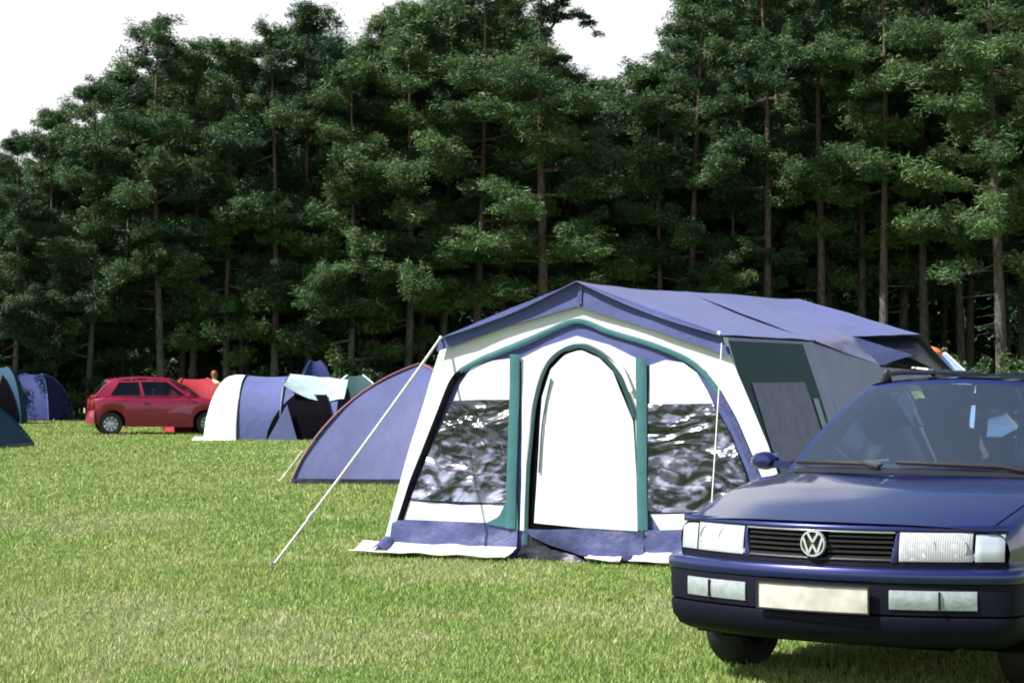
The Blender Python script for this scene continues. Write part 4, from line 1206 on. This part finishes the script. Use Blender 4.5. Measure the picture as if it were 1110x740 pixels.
for x0, x1, z0, z1 in ((-.27, .27, .517, .524), (-.27, .27, .398, .405), (-.27, -.262, .398, .524), (.262, .27, .398, .524)):
    pf.grid(lambda u, v: (lerp(x0, x1, u), yb(lerp(x0, x1, u)) - .018, lerp(z0, z1, v)), [i / 6 for i in range(7)], [0, 1])
pf.build('plate_holder', M['black_plastic'], pl, solid=.006)
# rear bumper, rear lamps
def rpath():
    c = [(.872, 4.02), (.872, 4.2), (.86, 4.38)]
    P_ = [(lerp(.80, -.80, k / 20), 4.60 - .2 * lerp(.80, -.80, k / 20) ** 2 + .03) for k in range(21)]
    return c + P_ + [(-x, y) for x, y in reversed(c)]
sweep([(-.06, .58), (0, .58), (.01, .52), (0, .36), (-.05, .28)], 'rear_bumper', M['navy'], rpath())
for s in (-1, 1):
    tl = MB(); tl.box((s * .74, 4.47, .80), (.16, .12, .20), Matrix.Rotation(-s * .3, 3, 'Z')); tl.build('tail_lamp', M['tail'], car, bevel=.015)
# mirrors, wipers, roof rails, aerial
for s in (-1, 1):
    mr_ = MB(); mr_.lathe([(.001, -.055), (.05, -.05), (.075, -.02), (.08, .02), (.074, .028), (.001, .03)], (0, 0, 0), 'y', 20)
    mr_.v = [(s * .945 + x * 1.0, 1.62 + y * .9, .992 + z * .62) for x, y, z in mr_.v]
    mr_.box((s * .84, 1.62, .975), (.12, .05, .04))
    mo = mr_.build('wing_mirror', M['navy'], car)
    mg = MB(); mg.grid(lambda u, v: (s * .945 + (u - .5) * .13, 1.65, .992 + (v - .5) * .08), [0, 1], [0, 1]); mg.build('mirror_glass', M['chrome'], mo)
    rl = MB(); x_ = s * .535
    rl.tube([(x_, 2.28, 1.39), (x_, 2.36, 1.455), (x_, 2.6, 1.468), (x_, 3.9, 1.468), (x_, 4.02, 1.445), (x_, 4.08, 1.39)], .014, 8)
    for yy in (2.38, 3.15, 3.95): rl.tube([(x_, yy - .05, 1.40), (x_, yy, 1.47), (x_, yy + .05, 1.40)], .018, 6)
    rl.build('roof_rail', M['black_plastic'], car)
def wiper(xa, xb, name):
    mb = MB()
    def wp(u, v): p = A['ws'](u, v); return p + Vector((0, -.022, .016))
    pts = [wp(lerp(xa, xb, t), .028 + .022 * t) for t in [i / 10 for i in range(11)]]
    mb.tube(pts, .011, 6)
    mb.tube([wp(xa, .005) + Vector((0, -.02, 0)), wp(lerp(xa, xb, .25), .045), wp(lerp(xa, xb, .6), .05)], .012, 6)
    mb.build(name, M['black_plastic'], car)
wiper(-.15, -.92, 'wiper'); wiper(.80, -.05, 'wiper')
sc_ = MB(); sc_.grid(lambda u, v: A['ws'](u, -.0) + Vector((0, -.10 * v - .005, -.018 * v + .012)), [i / 20 * 1.84 - .92 for i in range(21)], [0, .5, 1])
sc_.build('scuttle_panel', M['black_plastic'], car)
# cabin
da = MB(); da.box((0, 1.62, .90), (1.36, .52, .16)); da.box((.37, 1.74, .97), (.40, .30, .10)); da.build('dashboard', M['dash'], car, bevel=.03)
st = MB(); tor = []
for i in range(28):
    a_ = 2 * PI * i / 28; tor.append(Vector((.37 + .185 * math.cos(a_), 1.98 + .185 * math.sin(a_) * .35, .99 + .185 * math.sin(a_) * .93)))
st.tube(tor + [tor[0]], .016, 8, False); st.tube([(.19, 1.98, .99), (.55, 1.98, .99)], .018, 6); st.tube([(.37, 1.98, .99), (.37, 1.75, .93)], .03, 8)
st.build('steering_wheel', M['black_plastic'], car)
for sx_, sy_ in ((-.37, 2.55), (.37, 2.55)):
    s_ = MB(); s_.box((sx_, sy_ - .25, .56), (.50, .52, .16)); s_.box((sx_, sy_ + .10, .86), (.50, .14, .60), Matrix.Rotation(R(-14), 3, 'X'))
    so_ = s_.build('seat', M['seat'], car, bevel=.04)
    h_ = MB(); h_.box((sx_, sy_ + .20, 1.235), (.27, .10, .17), Matrix.Rotation(R(-10), 3, 'X')); h_.build('headrest', M['seat'], so_, bevel=.035)
s_ = MB(); s_.box((0, 3.25, .56), (1.30, .5, .16)); s_.box((0, 3.55, .82), (1.30, .14, .52), Matrix.Rotation(R(-14), 3, 'X')); s_.build('seat', M['seat'], car, bevel=.04)
fl = MB(); fl.box((0, 2.95, .44), (1.45, 3.0, .06)); fl.build('cabin_floor', M['under'], car)
im = MB(); im.box((0, 2.02, 1.325), (.24, .03, .065)); im.tube([(0, 2.02, 1.34), (0, 2.06, 1.40)], .01, 6); im.build('interior_mirror', M['black_plastic'], car, bevel=.01)
# luggage seen through the windscreen
def car_world(x, y, z):
    c, s = math.cos(YAW_CAR), math.sin(YAW_CAR)
    return Vector((LOC_CAR.x + c * x + s * y, LOC_CAR.y - s * x + c * y, z))
jk = MB()
def fj(u, v):
    a_ = lerp(-1.75, 1.75, u); z = lerp(.70, 1.35, v)
    wd = .27 * (1 - .48 * max(0, (v - .70) / .30) ** 1.6); fold = .018 * math.sin(u * 26 + v * 3) * (1 - v * .6)
    yy = 2.66 + (z - .86) * .25 - (.115 + fold) * math.cos(a_)
    return (.37 + (wd + fold * .5) * math.sin(a_), yy + .012 * noise.noise((u * 5, v * 6, 1)), z)
jk.grid(fj, [i / 44 for i in range(45)], [i / 16 for i in range(17)])
jo = jk.build('jacket', M['paleblue'], None, solid=.01)
jo.location = LOC_CAR; jo.rotation_euler = (0, 0, -YAW_CAR)
tag(jo, 'pale blue jacket draped over the front seat inside the navy car', 'jacket')

# ---- small red hatchback, tail to the left
RED = dict(arch=.055, L=3.52, y0=.03, bow_f=.30, bow_r=.20, wheels=(.68, 3.02), r=.285, track=.69, hood_end=.80, trim=M['black_plastic'],
    hw=[(0, .74), (.3, .79), (.8, .81), (3.0, .81), (3.4, .79), (3.62, .74)],
    ztop=[(0, .66), (.15, .74), (.5, .86), (.85, .92), (1.1, .95), (3.3, .95), (3.62, .90)],
    zsh=[(0, .62), (.3, .76), (.8, .86), (1.2, .90), (3.3, .92), (3.62, .86)],
    zbot=[(0, .26), (.4, .22), (1, .20), (3.0, .22), (3.62, .30)],
    doors=[(1.15, 2.30)],
    gh=dict(xb=.70, xt=.55, xbr=.68, xtr=.55, bf0=.78, bf1=1.02, tf0=1.50, tf1=1.62, br0=3.47, br1=3.38, tr0=3.10, tr1=2.98, zb=.93, zbr=.94, zt=1.335, ztr=1.32, crown=.045,
            side=[0, .07, .50, .54, .86, 1]))
Dr = depth(472)
ang = R(90 + 13)           # local +y (tail) points left in the picture
pr = at(120, Dr)           # rear wheel
d_tail = Vector((-math.cos(R(14)), -math.sin(R(14)) * 0 - .26, 0)).normalized()
rz_ = math.atan2(-d_tail.x, d_tail.y)
side_ = Vector((-d_tail.y, d_tail.x, 0))        # towards the camera: local -x or +x
loc = Vector((pr.x, pr.y, 0)) - d_tail * 3.02
ex = Vector((math.cos(rz_), math.sin(rz_), 0))
loc -= ex * (.69 if ex.y < 0 else -.69)
rc, B = build_car('hatchback_car', 'small red hatchback parked on the grass before the wood', loc, rz_, RED, M['red'])
for s in (-1, 1):
    tl = MB(); tl.box((s * .67, 3.43, .76), (.12, .12, .26)); tl.build('tail_lamp', M['tail'], rc, bevel=.02)
    hl = MB(); hl.box((s * .58, .17, .62), (.26, .16, .13), Matrix.Rotation(s * .35, 3, 'Z')); hl.build('headlight', M['lens_white'], rc, bevel=.02)
    m_ = MB(); m_.box((s * .86, 1.16, .97), (.14, .09, .11)); m_.build('wing_mirror', M['red'], rc, bevel=.03)
np_ = MB(); np_.box((0, 3.60, .60), (.52, .015, .115)); np_.build('number_plate', M['plate'], rc)
bp_ = MB()
bp_.grid(lambda u, v: (lerp(-.80, .80, u), 3.54 - .22 * lerp(-.8, .8, u) ** 2 + .02 * math.sin(PI * v), lerp(.28, .60, v)), [i / 12 for i in range(13)], [i / 5 for i in range(6)])
bp_.build('rear_bumper', M['red'], rc, solid=.02)
bp_ = MB()
bp_.grid(lambda u, v: (lerp(-.80, .80, u), -.01 + .32 * lerp(-.8, .8, u) ** 2 - .02 * math.sin(PI * v), lerp(.24, .54, v)), [i / 12 for i in range(13)], [i / 5 for i in range(6)])
bp_.build('bumper', M['red'], rc, solid=.02)
for sx_ in (-.33, .33):
    s_ = MB(); s_.box((sx_, 1.9, .86), (.46, .13, .58), Matrix.Rotation(R(-14), 3, 'X')); s_.box((sx_, 1.98, 1.20), (.25, .09, .15)); s_.box((sx_, 1.66, .56), (.46, .46, .14)); s_.build('seat', M['seat'], rc, bevel=.03)

# ------------------------------------------------------------------ person standing far behind the tents
def person(loc, rz):
    bm = bmesh.new(); sl_ = bm.verts.layers.skin.verify()
    def vtx(p, r):
        v = bm.verts.new(p); v[sl_].radius = (r, r * .8); return v
    pel = vtx((0, 0, .90), .135); pel[sl_].use_root = True
    wa = vtx((0, 0, 1.06), .115); ch = vtx((0, 0, 1.24), .135); sh = vtx((0, 0, 1.36), .10); nk = vtx((0, -.01, 1.43), .05); hd0 = vtx((0, -.02, 1.50), .072); hd = vtx((0, -.02, 1.60), .082)
    E_ = [(pel, wa), (wa, ch), (ch, sh), (sh, nk), (nk, hd0), (hd0, hd)]
    for s in (-1, 1):
        a_ = vtx((s * .16, 0, 1.34), .055); e = vtx((s * .24, -.02, 1.09), .043); wr = vtx((s * .25, -.12, .87), .03); hn = vtx((s * .25, -.16, .79), .036)
        hp = vtx((s * .09, 0, .84), .085); kn = vtx((s * .10, -.02, .47), .06); an_ = vtx((s * .10, .01, .08), .042); ft = vtx((s * .11, -.14, .04), .04)
        E_ += [(sh, a_), (a_, e), (e, wr), (wr, hn), (pel, hp), (hp, kn), (kn, an_), (an_, ft)]
    for p, q in E_: bm.edges.new((p, q))
    me = bpy.data.meshes.new('person'); bm.to_mesh(me); bm.free()
    o = link('person', me, M['skin'])
    o.modifiers.new('skin', 'SKIN').use_smooth_shade = True
    o.modifiers.new('sub', 'SUBSURF').levels = 1
    o.location = loc; o.rotation_euler = (0, 0, rz)
    t = MB(); t.lathe([(.165, .84), (.15, 1.02), (.17, 1.24), (.185, 1.33), (.10, 1.41), (.065, 1.43)], (0, 0, 0), 'z', 20)
    t.v = [(x * 1.12, y * .78, z) for x, y, z in t.v]
    for s in (-1, 1): t.tube([(s * .15, 0, 1.35), (s * .225, -.01, 1.16)], [.075, .065], 10)
    t.build('shirt', M['yellow'], o)
    t = MB()
    for s in (-1, 1): t.tube([(s * .085, 0, .92), (s * .10, -.02, .48), (s * .10, .01, .10)], [.11, .085, .065], 12)
    t.build('trousers', M['violet_dark'], o)
    t = MB(); t.lathe([(.001, 1.725), (.05, 1.715), (.09, 1.68), (.105, 1.62), (.10, 1.56), (.085, 1.50)], (0, .015, 0), 'z', 18); t.build('hair', M['hair'], o)
    return o
pp = at(232.5, 58)
po = person(pp, R(10)); po.scale = (.93, .93, .93)
tag(po, 'person in pale yellow top standing behind the red and white tents', 'person')
